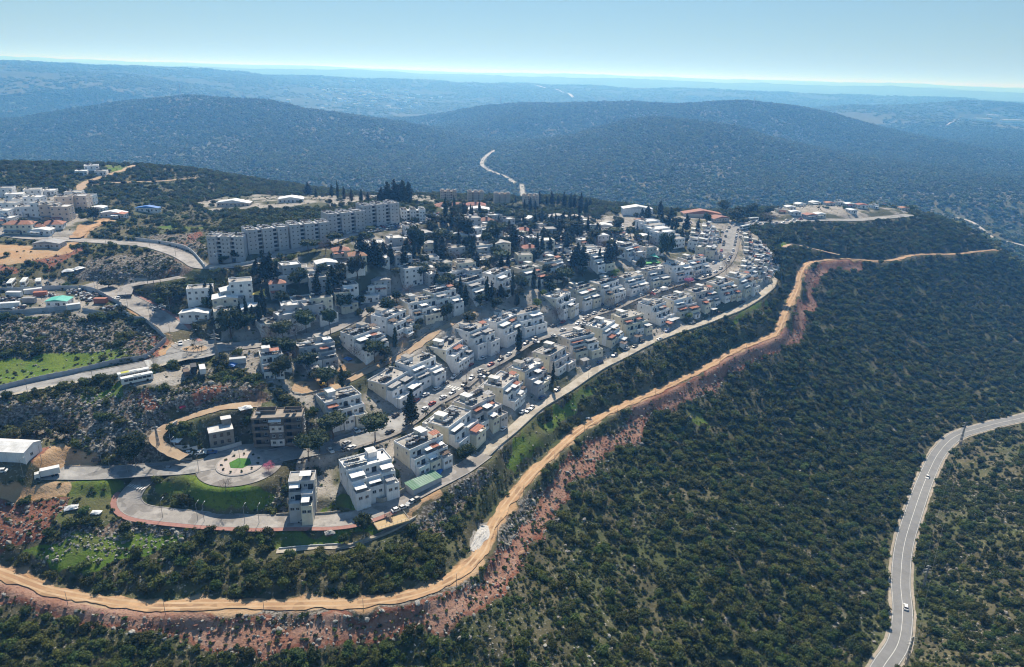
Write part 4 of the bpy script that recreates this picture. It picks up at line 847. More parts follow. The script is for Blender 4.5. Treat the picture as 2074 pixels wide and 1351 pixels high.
def awning(e, x0, x1, y0, y1, z, mat, drop=.35):
    b = MB(); b.hexa([(x0, y0, z-drop), (x1, y0, z-drop), (x1, y1, z), (x0, y1, z), (x0, y0, z-drop+.09), (x1, y0, z-drop+.09), (x1, y1, z+.09), (x0, y1, z+.09)], 0)
    n = max(2, int((x1-x0)/.9))
    for i in range(n):
        x = x0+(x1-x0)*(i+.5)/n; b.hexa([(x-.05, y0, z-drop+.09), (x+.05, y0, z-drop+.09), (x+.05, y1, z+.09), (x-.05, y1, z+.09), (x-.05, y0, z-drop+.16), (x+.05, y0, z-drop+.16), (x+.05, y1, z+.16), (x-.05, y1, z+.16)], 0)
    o = b.build('awning', [mat], e)
    for x in (x0+.15, x1-.15): MB().tube((x, y0+.15, z-2.3), (x, y0+.15, z-drop+.02), .05, None, 4).build("post", [M_GALV], o)
    return o
def keep(P, r): KEEP_OUT.append((P[0], P[1], r))
GARDENS = []
def hill_base(px, py, rz, H, front):
    """stands on the ground at its downhill front; roof centre seen at the photo position"""
    P = hit_up(px, py, H)
    for _ in range(4):
        hf = float(height(P[0]+math.sin(rz)*front, P[1]-math.cos(rz)*front)[0]); hc = float(height(P[0], P[1])[0]); dh = max(3.0, H-(hc-hf)); P = hit_up(px, py, dh)
    P[2] = P[2]+dh-H; return P
def terrace_house(px, py, rz, seed, row, k, W=14.5, D=8.2, H=9.6, nfl=3, tone=0, red=None, P=None, name='terraced_house', desc=None, where=None):
    """stepped hillside house: tall back block, floors stepping out to the front, roof heaters"""
    rg = random.Random(seed); P = hit_up(px, py, H) if P is None else P
    P = hill_base(px, py, rz, H, D/2+4.5) if name == 'terraced_house' else P
    e = empty(name, P, rz); c_, s_ = math.cos(rz), math.sin(rz); keep(P+np.array([s_*2, -c_*2, 0]), W*.62)
    wallm = [rg.choice([[M_PW, M_PC, M_RW, M_RG]]*4+[[M_PC, M_PC, M_RW, M_RG], [M_PG, M_PC, M_RG, M_RG], [M_PW, M_PW, M_RG, M_RG], [M_PK, M_PC, M_RW, M_RG]]), [M_PW, M_PW, M_RW, M_RG], [M_PB, M_PB, M_RG, M_RG]][tone]
    fl = H/nfl; b = MB(); yc = D/2
    wallbox(b, -W/2, W/2, -yc, yc, -6, H)
    b.build('wall', wallm, e)
    r = MB(); parapet(r, -W/2-.03, W/2+.03, -yc-.03, yc+.03, H, rg.uniform(.45, .8)); 
    rl = MB(); rl.box(-W/2+.25, W/2-.25, -yc+.25, yc-.25, H, H+.06, 0); rl.build('roof', [rg.choice([M_RW, M_RG, M_RG])], e); r.build('parapet', [wallm[0]], e)
    # roof room and heaters
    sx = rg.choice([-1, 1])*W*.18
    if rg.random() < .75:
        q = MB(); wallbox(q, sx-1.7, sx+1.7, .2, yc-.1, H+.05, H+2.4); q.box(sx-1.9, sx+1.9, .0, yc+.1, H+2.4, H+2.55, 2); q.build('stair_tower', wallm[:3], e); window(e, sx-1.72, 1.6, H+.9, 'l', .8, .8)
    for g in range(rg.choice([3, 3, 4])):
        gx = -W/2+1.3 if g == 0 else -W/2+1.6+rg.uniform(0, W-6); gy = rg.uniform(-yc+1.4, -.5) if g == 0 else rg.uniform(-yc+1.4, yc-1.6)
        for j in range(rg.choice([3, 4, 4, 5])):
            if abs(gx+j*1.5-sx) < 2.6 and gy > -.8: continue
            if gx+j*1.5 < W/2-.9: solar(e, gx+j*1.5, gy, H+.05, -rz+rg.uniform(-.06, .06))
    if rg.random() < .45: awning(e, W/2-5.2, W/2-1.2, -yc+.4, -yc+3.4, H+2.5, rg.choice([M_SHEET, M_SHEETG, M_SHEETB, M_SHEETR]))
    if rg.random() < .5:
        d = MB(); x = rg.uniform(-W/3, W/3); d.tube((x, -yc+.6, H), (x, -yc+.6, H+1.6), .04, None, 4); d.tube((x, -yc+.55, H+1.3), (x, -yc+.42, H+1.36), .12, .42, 8); d.build('satellite_dish', [M_TANK], e)
    # back annex towards the street, lean-to at one end, clutter
    if D > 7.5:
        ah = H-rg.uniform(2.6, 3.6); ax0 = rg.uniform(-W/2+.3, -W*.1); ax1 = rg.uniform(W*.05, W/2-.3); ad = rg.uniform(3.5, 6)
        q = MB(); wallbox(q, ax0, ax1, yc+.02, yc+ad, -6, ah, 0, 0, 2); parapet(q, ax0, ax1, yc+.02, yc+ad, ah, .5, .18, 0, 'blr'); q.build('back_annex', [wallm[0], wallm[1], rg.choice([M_RW, M_RW, M_RG])], e)
        for j in range(rg.choice([0, 2, 3])): solar(e, ax0+1.0+j*1.3, yc+ad*.5, ah+.05, -rz)
        if rg.random() < .7:
            sh = rg.uniform(2.8, 6); sd_ = rg.uniform(2, 3.6); q = MB(); wallbox(q, W/2+.02, W/2+sd_, -yc+rg.uniform(-1, 1.5), yc-rg.uniform(0, 2.5), -6, sh, 0, 0, 2); q.build('side_annex', [wallm[0], wallm[0], rg.choice([M_RW, M_RG, M_TILE])], e)
        for j in range(rg.randint(4, 9)):
            x = rg.uniform(-W/2+.8, W/2-1.2); y = rg.uniform(-yc+.6, yc-1); s2 = rg.uniform(.25, .7); MB().box(x, x+s2*rg.uniform(.8, 2), y, y+s2, H+.07, H+.07+s2*rg.uniform(.6, 1.6)).build('roof_box', [rg.choice([M_DARKM, M_SHEETG, M_SHEET, M_SHEETB, M_TANK])], e)
        for j in range(3):
            x = rg.uniform(-W/2+1, W/2-1); MB().box(x, x+.85, -yc-.42, -yc-.03, H-1.0, H-.4).build('air_conditioner', [M_TANK], e)
    # front steps, two or three bays
    nb = rg.choice([2, 2, 3]); xs = [-W/2+.0]+sorted(-W/2+W*(i/nb)+rg.uniform(-.6, .6) for i in range(1, nb))+[W/2]
    for i in range(nb):
        x0, x1 = xs[i]+(.02 if i else -.02), xs[i+1]-.02
        if i == 0: x0 += .35
        if i == nb-1: x1 -= .35
        mid = rg.uniform(2.4, 4.6); low = mid+rg.uniform(2.0, 4.2); out3 = rg.uniform(0, 1.0) if rg.random() < .4 else 0
        z2 = fl*(nfl-1)-rg.uniform(0, .3); z1 = fl*(nfl-2)
        q = MB(); wallbox(q, x0, x1, -yc-mid, -yc-.02, -6, z2, 0, 0, 2); parapet(q, x0, x1, -yc-mid, -yc, z2, .75, .18, 0, 'flr'); q.build('terrace', [wallm[0], wallm[1], rg.choice([M_RW, M_RG])], e)
        q = MB(); wallbox(q, x0+.15, x1-.15, -yc-low, -yc-mid-.02, -7, z1, 0, 0, 2); parapet(q, x0+.15, x1-.15, -yc-low, -yc-mid, z1, .75, .18, 0, 'flr'); q.build('terrace', [rg.choice([wallm[0], wallm[1], M_PW]) if tone != 2 else M_PB, wallm[1], rg.choice([M_RW, M_RG])], e)
        am = [M_SHEET, M_SHEET, M_SHEET, M_SHEETG, M_SHEETB, M_SHEETR]
        if rg.random() < .62: awning(e, x0+.2, x1-rg.uniform(.2, 1.5), -yc-mid+.3, -yc-.06, z2+2.5, rg.choice(am))
        if rg.random() < .62: awning(e, x0+.3, x1-rg.uniform(.3, 1.5), -yc-low+.2, -yc-mid-.06, z1+2.45, rg.choice(am))
        cx = (x0+x1)/2
        window(e, cx-(x1-x0)*.2, -yc, H-2.1, 'f', 1.3, 1.2); window(e, cx+(x1-x0)*.24, -yc, z2+.1, 'f', 1.9, 2.1, True, 'balcony_door')
        window(e, cx-(x1-x0)*.22, -yc-mid, z2-2.1, 'f', 1.4, 1.2); window(e, cx+(x1-x0)*.22, -yc-mid, z1+.1 if z1 > 1 else .2, 'f', 2.0, 2.1, True, 'balcony_door')
        if z1 > 2: window(e, cx-(x1-x0)*.2, -yc-low, z1-2.2, 'f', 1.5, 1.3); window(e, cx+(x1-x0)*.22, -yc-low, z1-2.2, 'f', 1.3, 1.2)
    for fz in range(nfl):
        z = H-2.1-fz*fl
        if z > -1: window(e, -W/2, yc-rg.uniform(2, 3), z, 'l', .8, 1.1); 
        if z > -1 and rg.random() < .6: window(e, -W/2, -yc+rg.uniform(1.2, 2.2), z, 'l', 1.0, 1.1)
        if rg.random() < .7: window(e, W/2, 0, z, 'r', 1.0, 1.1)
        for x in (-W*.3, W*.25): window(e, x, yc, z, 'b', 1.2, 1.1)
    if red is not None: awning(e, W*.05, W*.05+3.6, -yc-3.0, -yc-.06, fl*(nfl-1)+2.4, red)
    want(e, desc or 'white stepped house with roof heaters', 'house', row, px, py, where)
    if name == 'terraced_house' and W > 12: GARDENS.append((P, rz, W, D, seed))
    return e
def flat_house(px, py, rz, seed, W=9, D=8, nfl=1, roof='flat', wall=None, desc=None, group='houses of the upper village', P=None, nwin=True, name='house'):
    rg = random.Random(seed); H = 3.1*nfl; P = hit_up(px, py, H) if P is None else P
    e = empty(name, P, rz); keep(P, max(W, D)*.62); wm = wall or rg.choice([M_PW, M_PW, M_PC, M_PG]); rm = rg.choice([M_RW, M_RG, M_RG])
    b = MB(); b.box(-W/2, W/2, -D/2, D/2, -4, H); b.build('wall', [wm], e)
    if roof == 'flat':
        b = MB(); b.box(-W/2+.2, W/2-.2, -D/2+.2, D/2-.2, H, H+.06); b.build('roof', [rm], e)
        b = MB(); parapet(b, -W/2-.03, W/2+.03, -D/2-.03, D/2+.03, H, rg.uniform(.3, .7)); b.build('parapet', [wm], e)
        for j in range(rg.choice([1, 2, 2, 3])): solar(e, -W/3+j*1.4+rg.uniform(0, 1), rg.uniform(-D/4, D/5), H+.05, -rz)
    elif roof == 'hip':
        b = MB(); o = .5; z0 = H+.02; zt = H+D*.22; v = [(-W/2-o, -D/2-o, z0), (W/2+o, -D/2-o, z0), (W/2+o, D/2+o, z0), (-W/2-o, D/2+o, z0), (-W/2+D*.42, 0, zt), (W/2-D*.42, 0, zt)]
        b.v = v; b.f = [(0, 1, 5, 4), (1, 2, 5), (2, 3, 4, 5), (3, 0, 4), (3, 2, 1, 0)]; b.m = [0]*5; b.build('roof', [M_TILE], e); solar(e, 0, -D*.2, H+D*.12, -rz)
    else:   # shallow gabled sheet roof
        sm = roof; b = MB(); o = .35; z0 = H+.02; zt = H+W*.09; b.v = [(-W/2-o, -D/2-o, z0), (0, -D/2-o, zt), (W/2+o, -D/2-o, z0), (-W/2-o, D/2+o, z0), (0, D/2+o, zt), (W/2+o, D/2+o, z0)]
        b.f = [(0, 1, 4, 3), (1, 2, 5, 4), (0, 2, 1), (3, 4, 5), (0, 3, 5, 2)]; b.m = [0]*5; b.build('roof', [sm], e)
    if nwin:
        for f in range(nfl):
            z = 1.0+f*3.1
            for x in np.linspace(-W/2+1.4, W/2-1.4, max(2, int(W/3))): window(e, float(x), -D/2, z, 'f', 1.2, 1.2)
            for y in (-D/4, D/4): window(e, -W/2, y, z, 'l', 1.1, 1.1); window(e, W/2, y, z, 'r', 1.1, 1.1)
        put('door', win_mesh(1.1, 2.1, True), e, (W*.08, -D/2-.002, .05))
    if rg.random() < .45 and nwin: awning(e, -W/2, W*.1, -D/2-2.6, -D/2-.05, 2.6, rg.choice([M_SHEET, M_SHEET, M_SHEETR, M_SHEETG]))
    want(e, desc or ('%s %s house%s' % ('one-storey' if nfl == 1 else 'two-storey' if nfl == 2 else 'three-storey', {M_PW.name: 'white', M_PC.name: 'cream', M_PG.name: 'grey', M_BEI.name: 'beige', M_PB.name: 'brown'}.get(wm.name, 'pale'), ', red tiled roof' if roof == 'hip' else ', flat roof' if roof == 'flat' else ', metal roof')), 'house', group, px, py)
    return e
def apartment(px, py, rz, seed, desc, W=25, D=15, nfl=5, wall=None, open_balc=False, P=None, group='grey apartment blocks'):
    rg = random.Random(seed); H = 3.1*nfl+.4; P = hit(px, py) if P is None else P
    S_ = .72 if group == 'grey apartment blocks' else .66; e = empty('apartment_block', P, rz); e.scale = (S_,)*3; W /= S_; wm = wall or M_PG
    for ax in (-W*.3, 0, W*.3): keep(P+np.array([math.cos(rz)*ax, math.sin(rz)*ax, 0]), D*.6)
    sw = W*.255; gp = (W-3*sw)/2
    b = MB(); b.box(-W/2+.6, W/2-.6, -D/2+3.6, D/2-2.4, -5, H-.3); b.build('core_wall', [wm], e)
    for fr in (-1, 1):
        for k in range(3):
            x0 = -W/2+k*(sw+gp); x1 = x0+sw; y0, y1 = (-D/2, -.02) if fr < 0 else (.02, D/2)
            off = (-.8, 0, -.5)[k]*fr*-1
            q = MB(); wallbox(q, x0, x1, y0, y1, -5.01, H, 0, 0, 1); parapet(q, x0-.02, x1+.02, y0-.02, y1+.02, H, .9, .2, 0); q.build('wall', [wm, M_RW], e)
            if fr < 0:
                for f in range(nfl):
                    for x in (x0+sw*.27, x0+sw*.73): window(e, x, y0, 1.1+f*3.1, 'f', 1.25, 1.25)
            for j in range(3): solar(e, x0+1.2+j*1.6, (y0+y1)/2+rg.uniform(-1.5, 1.5), H+.03, -rz)
    for f in range(nfl):
        for y in (-D/2+1.8, -D/2+4.6, D/4): window(e, -W/2, y, 1.1+f*3.1, 'l', 1.1, 1.2)
        for k in range(2):
            x0 = -W/2+sw+k*(sw+gp)+.03; x1 = x0+gp-.06; z = .2+f*3.1
            q = MB(); q.box(x0, x1, -D/2+(.35 if open_balc else .7), -D/2+3.58, z, z+.2); q.box(x0, x1, -D/2+(.35 if open_balc else .7), -D/2+(.5 if open_balc else .85), z+.2, z+1.1); q.build('balcony', [wm], e)
            window(e, (x0+x1)/2, -D/2+3.6, z+.3, 'f', max(1.0, gp-.5), 2.0, True, 'balcony_door')
    want(e, desc, 'apartment block', group, px, py, 'along the ridge road' if group == 'grey apartment blocks' else 'on the far village edge')
    return e
def brown_block():
    P = hit(569, 893); rz = math.radians(9); e = empty('apartment_house', P, rz); W, D, H = 19.5, 8.5, 12.4
    for ax in (-6, 0, 6): keep(P+np.array([ax, 0, 0]), 6)
    b = MB(); b.box(-W/2, W/2, -D/2+1.6, D/2, -4, H); b.build('wall', [M_PB], e)
    b = MB(); b.box(-W/2-.1, W/2+.1, -D/2-.2, D/2+.1, H, H+.25); b.build('roof', [M_BROOF], e)
    b = MB(); parapet(b, -W/2-.1, W/2+.1, -D/2-.2, D/2+.1, H+.25, .35, .2); b.build('parapet', [M_PB], e)
    b = MB(); parapet(b, -W/2+1, -1, 0, D/2-.5, H+.25, 1.3, .2); b.build('roof_screen', [M_PB], e); b = MB(); parapet(b, 2, W/2-.6, .8, D/2-.5, H+.25, 1.0, .2); b.build('roof_screen', [M_PB], e)
    for f in range(4):
        z = .2+f*3.05
        for x0, x1 in ((-W/2, -W/2+6.4), (-W/2+12.2, W/2)):
            b = MB(); b.box(x0, x1, -D/2-.1, -D/2+1.58, z, z+.22); b.box(x0, x1, -D/2-.1, -D/2+.05, z+.22, z+1.1); b.build('balcony', [M_PB], e)
            for x in np.linspace(x0+.12, x1-.12, 3): MB().box(x-.1, x+.1, -D/2+.06, -D/2+.26, z+.22, z+3.04).build('balcony_post', [M_PB], e)
            window(e, x0+1.7, -D/2+1.6, z+.3, 'f', 2.0, 2.1, True, 'balcony_door'); window(e, x1-1.6, -D/2+1.6, z+1.1, 'f', 1.3, 1.2)
        b = MB(); b.box(-W/2+6.6, -W/2+12.0, -D/2+.1, -D/2+1.58, z-.2, z+2.7); b.build('bay', [M_PB if f % 2 else M_PK], e); window(e, -W/2+8, -D/2+.1, z+.8, 'f', 1.2, 1.2); window(e, -W/2+10.6, -D/2+.1, z+.8, 'f', 1.2, 1.2)
        for y in (0, 2.4): window(e, W/2, y, z+.9, 'r', 1.0, 1.1); window(e, -W/2, y, z+.9, 'l', 1.0, 1.1)
    for x in (-7, 4, 6.5): solar(e, x, -1.5, H+.27, -rz)
    b = MB(); b.hexa([(-W/2+6.5, -D/2-1.3, H-1.0), (-W/2+11.5, -D/2-1.3, H-1.0), (-W/2+11.5, -D/2+.05, H-.5), (-W/2+6.5, -D/2+.05, H-.5), (-W/2+6.5, -D/2-1.3, H-.92), (-W/2+11.5, -D/2-1.3, H-.92), (-W/2+11.5, -D/2+.05, H-.42), (-W/2+6.5, -D/2+.05, H-.42)]); b.build('awning', [M_SHEET], e)
    tag(e, 'shadowed brown four-storey block with deep balconies by the roundabout', 'apartment house')
M_BROOF = pmat('earthy_roof', (0.36, 0.31, 0.26), (0.25, 0.215, 0.18), .4, .95)
def road_dir(nm, P):
    R = ROADPTS[nm]; i = int(((R[:, 0]-P[0])**2+(R[:, 1]-P[1])**2).argmin()); i = min(max(i, 4), len(R)-5); T = R[i+4, :2]-R[i-4, :2]; return math.atan2(T[1], T[0])
def buildings():
    k = 0
    row1 = [(740,932,1),(848,890,0),(912,845,0),(962,808,0),(1016,770,0),(1066,740,0),(1114,708,0),(1167,678,0),(1217,656,0),(1271,637,0),(1321,614,0),(1372,602,0),(1416,587,0),(1459,572,0),(1495,559,0)]
    for i, (x, y, t) in enumerate(row1):
        P = hit_up(x, y, 9.6); rz = road_dir('main_street' if i < 13 else 'front_lane', P)
        terrace_house(x, y, rz, 100+i, 'front row of stepped houses', i, W=18 if i == 0 else 16.5+(i*7%5)*.5, H=12.2 if i == 0 else 9.6, nfl=4 if i == 0 else 3, tone=1 if i < 1 else 0, red=M_SHEETR if i in (1, 3, 4, 9, 10, 12) else None, P=hit_up(x, y, 12.2) if i == 0 else P, D=9 if i == 0 else 10.2,
          desc=['tall four-storey stepped house with cluttered roof', 'red-awninged stepped house above the green-roofed garage', 'weathered stepped house by the path bend'][i] if i < 3 else 'white stepped house of the front row', where='near the lane start' if i < 3 else 'along the front lane')
    row2 = [(686,801),(787,762),(842,729),(903,696),(956,663),(1011,643),(1059,629),(1127,597),(1173,581),(1223,569),(1273,558),(1318,545),(1369,535),(1401,523)]
    for i, (x, y) in enumerate(row2):
        P = hit_up(x, y, 9.6); rz = road_dir('main_street', P)
        terrace_house(x, y, rz, 200+i, 'middle row of stepped houses', i, W=16.6+(i*7%4)*.6, H=9.2, D=10.2, red=M_SHEETR if i in (3, 4, 5, 8) else None, P=P, desc='white stepped house of the middle row', where='above the main street')
    row3 = [(636,694),(730,670),(787,634),(846,606),(890,587),(951,566),(1006,551),(1067,541),(1112,527),(1203,511),(1268,497)]
    for i, (x, y) in enumerate(row3):
        P = hit_up(x, y, 9.0); rz = road_dir('back_street', P)
        terrace_house(x, y, rz, 300+i, 'upper row of stepped houses', i, W=17 if i < 2 else 15.6+(i*5%4)*.6, H=9.0, D=9.8, red=M_SHEETR if i in (0, 1, 7) else None, P=P, desc='white stepped house of the upper row', where='below the back street')
    # close-packed terraces at the far right bend
    for i, (x, y) in enumerate([(1421,499),(1424,490),(1427,481),(1429,472),(1431,463),(1432,455),(1405,488),(1407,478),(1409,468),(1441,505),(1512,545),(1513,535),(1514,525),(1515,515),(1516,506),(1516,497),(1515,488),(1513,480),(1535,545),(1537,534),(1538,523),(1537,512),(1536,502),(1533,492),(1548,530),(1550,519),(1548,508)]):
        P = hit_up(x, y, 6.4); rz = road_dir('main_street', P)+math.pi*(.5 if x < 1470 else -.5)*0
        terrace_house(x, y, rz, 400+i, 'close-packed terraces at the far bend', i, W=9.5, D=7, H=6.4, nfl=2, P=P, desc='pale low stepped terrace house', where='left of the far bend' if x < 1470 else 'right of the far bend')
    # named single buildings near the roundabout
    brown_block()
    P = hit(617, 1020); terrace_house(617, 980, math.radians(10), 502, 'old blocks by the roundabout', 0, W=9.2, D=7, H=11.5, nfl=4, tone=0, P=P, name='apartment_house', desc='narrow four-storey house stepping down to the lower road')
    P = hit(548, 745); terrace_house(548, 715, math.radians(24), 503, 'upper row of stepped houses', 0, W=9.5, D=8, H=8, P=P, desc='small dark-shaded house with long garden stair')
    # unfinished block house
    P = hit(449, 893); e = empty('unfinished_house', P, math.radians(28)); keep(P, 7)
    b = MB(); b.box(-4.6, 4.6, -3.8, 3.8, -3, 6.2); b.build('block_wall', [M_BLOCK], e); b = MB(); b.box(-4.7, 4.7, -3.9, 3.9, 6.2, 6.4); b.build('roof_slab', [M_RW], e); b = MB(); b.box(.9, 4.5, .6, 3.7, 6.4, 9.0); b.build('roof_room', [M_BLOCK], e); b = MB(); b.box(.7, 4.7, .4, 3.9, 9.0, 9.2); b.build('roof_room_slab', [M_RW], e)
    for f in (0, 1):
        for x in (-2.6, 0, 2.6): window(e, x, -3.8, 1+f*3, 'f', 1.2, 1.3, True)
        for y in (-1.8, 1.6): window(e, 4.6, y, 1+f*3, 'r', 1.2, 1.3, True); window(e, -4.6, y, 1+f*3, 'l', 1.2, 1.3, True)
    tag(e, 'unfinished grey block house with white slab roof and roof room', 'house')
    # warehouse
    P = hit(8, 922); e = empty('warehouse', P, math.radians(-2)); keep(P, 13)
    b = MB(); W_, D_ = 11.5, 9; b.box(-W_, W_, -D_/2, D_/2, -2, 4.2); b.build('wall', [M_SHEET], e)
    b = MB(); b.v = [(-W_-.2, -D_/2-.2, 4.22), (W_+.2, -D_/2-.2, 4.22), (W_+.2, D_/2+.2, 4.22), (-W_-.2, D_/2+.2, 4.22), (-W_-.2, 0.8, 5.6), (W_+.2, .8, 5.6)]; b.f = [(0, 1, 5, 4), (2, 3, 4, 5), (1, 2, 5), (3, 0, 4), (3, 2, 1, 0)]; b.m = [0]*5; b.build('roof', [M_RW], e)
    for x in np.linspace(-W_+1, W_-1, 12): MB().box(x-.05, x+.05, -D_/2-.06, -D_/2-.003, -1.5, 4.1).build('wall_rib', [M_SHEET], e)
    window(e, W_, -1, 1.2, 'r', 1.4, 1.2)
    tag(e, 'white metal warehouse cut by the left picture edge', 'warehouse')
    # apartment blocks on the ridge road
    for i, (x, y, d, ob) in enumerate([(461,531,'grey five-storey apartment block with open front balconies',True),(546,512,'grey five-storey block of three slabs beside the balcony block',False),(630,497,'grey five-storey block of three slabs in the middle',False),(703,473,'dark grey five-storey block, fourth of the row',False),(773,460,'grey five-storey block nearest the trees',False)]):
        P = hit(x, y); rz = road_dir('ridge_road', P)*.75; P = P+np.array([-math.sin(rz)*5, math.cos(rz)*5, 0]); P[2] = float(height(P[0], P[1])[0])
        z = project(P)[2]; apartment(x, y, rz, 600+i, d, W=[86,84,84,82,82][i]*z/FPX/(math.cos(rz)+.22), D=15, open_balc=ob, P=P)
    P = hit(836, 446); apartment(836, 446, .25, 607, 'lower white three-storey block at the row end', W=16, D=11, nfl=3, wall=M_PW, P=P)
    for i, (x, y) in enumerate([(908,407),(963,408),(1016,412),(1074,415)]):
        apartment(x, y, .1+.05*i, 610+i, 'small beige apartment block seen behind the village', W=13.5, D=11, nfl=4, wall=M_BEI, group='beige apartment blocks')
    # larger roofs
    for x, y, w, d, nf, roof, wl, ds, rz in [(963,404+10,16,9,1,'hip',M_BEI,'long low building with orange tiled roof on the ridge',.1),(912,408+8,22,11,1,'hip',M_BEI,'wide orange tiled roof near the beige blocks',.2),(475,409,24,8,1,M_SHEET,M_BEI,'long low hall with white roof at the left ridge',.05),(590,401,18,10,1,M_SHEET,M_PW,'low white hall beside the ridge pines',.2),(970,422,16,10,1,M_SHEET,M_PW,'white flat hall on the ridge',.05),
      (1290,421,26,10,2,M_SHEET,M_PW,'low pale workshop roof on the back ridge',.05),(1420,431,34,10,1,M_TILE,M_BEI,'long school building with brown tiled roof',.05),(1455,440,18,9,1,M_TILE,M_BEI,'brown tiled wing in front of the school',.5),(1130,438,18,10,2,M_RG,M_PW,'grey roofed public building in the grove',.05),(1165,439,14,9,2,M_RG,M_PW,'second grey roofed building beside the cypresses',.05),(1222,455,14,9,1,M_SHEET,M_PG,'ribbed metal roof hall by the bending street',.1),
      (396,631,14,6,1,M_SHEET,M_PW,'white prefab cabin beside the sunken plaza',.12),(40,452,16,8,2,'hip',M_PC,'house with red tiled roof on the left edge',.2),(72,457,12,8,1,'hip',M_PW,'red roofed bungalow by the left green court',.3),(108,452,12,9,1,'hip',M_PW,'second red roofed bungalow by the left green court',.3),(85,464,12,7,1,M_SHEET,M_PW,'white roofed bungalow before the red roofs',.1),(100,490,15,8,1,M_SHEETG,M_PG,'long grey shed with pale roof beside the ridge road',.08),
      (230,430,16,7,1,M_SHEET,M_PW,'low shed with white roof on the orange lane',.05),(243,432,8,6,1,M_SHEETR,M_PW,'shed with crimson roof on the orange lane',.05),(200,419,9,7,1,M_SHEET,M_PW,'white flat shed above the orange lane',.1),(300,420,16,5,1,M_BLUE,M_PW,'long shed with pale blue roof in the field',.05),(405,582,12,8,2,'flat',M_PW,'white two-storey house above the palms',.3)]:
        flat_house(x, y, rz, int(x*7+y), w, d, nf, roof, wl, ds, 'single buildings', nwin=w < 25)
    # terraced stack of pale flats
    for i in range(6):
        x, y = 1312+i*10, 447+i*7; flat_house(x, y, .55, 700+i, 17, 10, 3-(i > 3), 'flat', M_PW, 'pale concrete stepped flats with open terraces', 'stepped flats')
    # left hill village
    for i, (x, y, nf) in enumerate([(10,380,2),(30,392,2),(45,402,2),(70,398,3),(20,410,2),(66,383,2),(85,410,3),(100,414,3),(130,398,3),(160,396,3),(175,396,2),(125,417,3),(5,425,2),(35,428,1),(150,388,2),(100,385,1),(185,335,2),(165,346,1),(205,346,1),(52,418,2),(15,440,1)]):
        flat_house(x, y, RNG.uniform(0, .5), 800+i, 11 if nf > 1 else 9, 9, nf, 'flat', M_BEI if i in (8, 9, 11, 7) else M_PW, None, 'houses of the left hill')
    # upper village: houses between the trees
    spots = [(487,568),(470,585),(455,600),(505,620),(478,628),(450,628),(560,545),(585,535),(600,540),(660,530),(690,505),(640,560),(665,545),(580,555),(620,548),(705,575),(760,575),(745,595),(770,565),(705,610),(690,590),(650,600),(610,605),(585,615),(620,630),(600,640),(575,635),(660,635),(560,650),(540,650),(575,660),(630,615),
      (793,500),(820,495),(800,480),(815,515),(870,520),(905,505),(920,500),(868,540),(895,530),(940,530),(880,552),(975,495),(985,520),(955,545),(860,470),(885,478),(900,468),(930,475),(955,462),(980,458),(1005,465),(1030,462),(985,445),(955,440),(1000,435),(1025,443),(1060,465),(1080,480),(1110,462),(1130,465),(1070,500),(1105,485),(1140,480),(1125,495),(1160,505),(1180,485),(1190,500),(1215,475),(1195,455),(1180,445),(1230,465),(1250,470),(1060,515),(1040,480),(1015,490),(1075,440),(1240,492),(1290,510),(1310,500),(1330,505),(1255,510),(1345,470),(1180,525),(740,500),(760,490),(770,520),(725,515),(715,535),(830,540),(845,530),(925,545),(905,550),(1150,520),(1100,510)]
    for i, (x, y) in enumerate(spots):
        rg = random.Random(900+i); nf = rg.choice([1, 1, 2, 2, 3 if i % 9 == 0 else 1]); rf = rg.choice(['flat']*9+['hip', M_SHEET, M_SHEETG])
        flat_house(x+rg.uniform(-2, 2), y, rg.choice([.35, .5, .6, .45])+rg.uniform(-.1, .1), 900+i, rg.uniform(8, 12), rg.uniform(7, 9), nf, rf, None, None)
    G = poly_world([(470,690),(530,570),(700,510),(860,465),(900,430),(1300,445),(1390,470),(1250,520),(1100,560),(960,600),(800,640),(700,690),(560,730)]); rg = random.Random(44); n_ = 0
    for _ in range(900):
        if n_ >= 70: break
        x, y = rg.uniform(G[:, 0].min(), G[:, 0].max()), rg.uniform(G[:, 1].min(), G[:, 1].max()); xa, ya = np.array([x]), np.array([y])
        if not inside(G, xa, ya)[0] or not free(xa, ya, 3.0)[0] or any(dist_line(ROADPTS[r_], xa, ya, 14)[0] < ROADS[r_][1]/2+6 for r_ in ('back_street', 'main_street', 'ridge_road', 'park_path')): continue
        P = np.array([x, y, float(height(x, y)[0])]); q = project(P+np.array([0, 0, 3])); n_ += 1
        flat_house(q[0], q[1], rg.choice([.35, .5, .6])+rg.uniform(-.1, .1), 1000+n_, rg.uniform(6, 9), rg.uniform(5, 7), rg.choice([1, 1, 2]), rg.choice(['flat']*8+['hip', M_SHEET, M_SHEETG]), None, None, P=P)
    for i, (x, y) in enumerate([(1620,412),(1600,418),(1650,409),(1700,408),(1720,412),(1640,434),(1660,432),(1725,424),(1745,414),(1770,415),(1610,428),(1585,424),(1790,412),(1680,410),(1830,420)]):
        rg = random.Random(1200+i); flat_house(x, y, rg.uniform(0, .4), 1200+i, rg.uniform(7, 13), rg.uniform(6, 8), 1, rg.choice([M_SHEET, M_SHEET, 'flat', M_TILE]), None, None, 'sheds of the right spur')

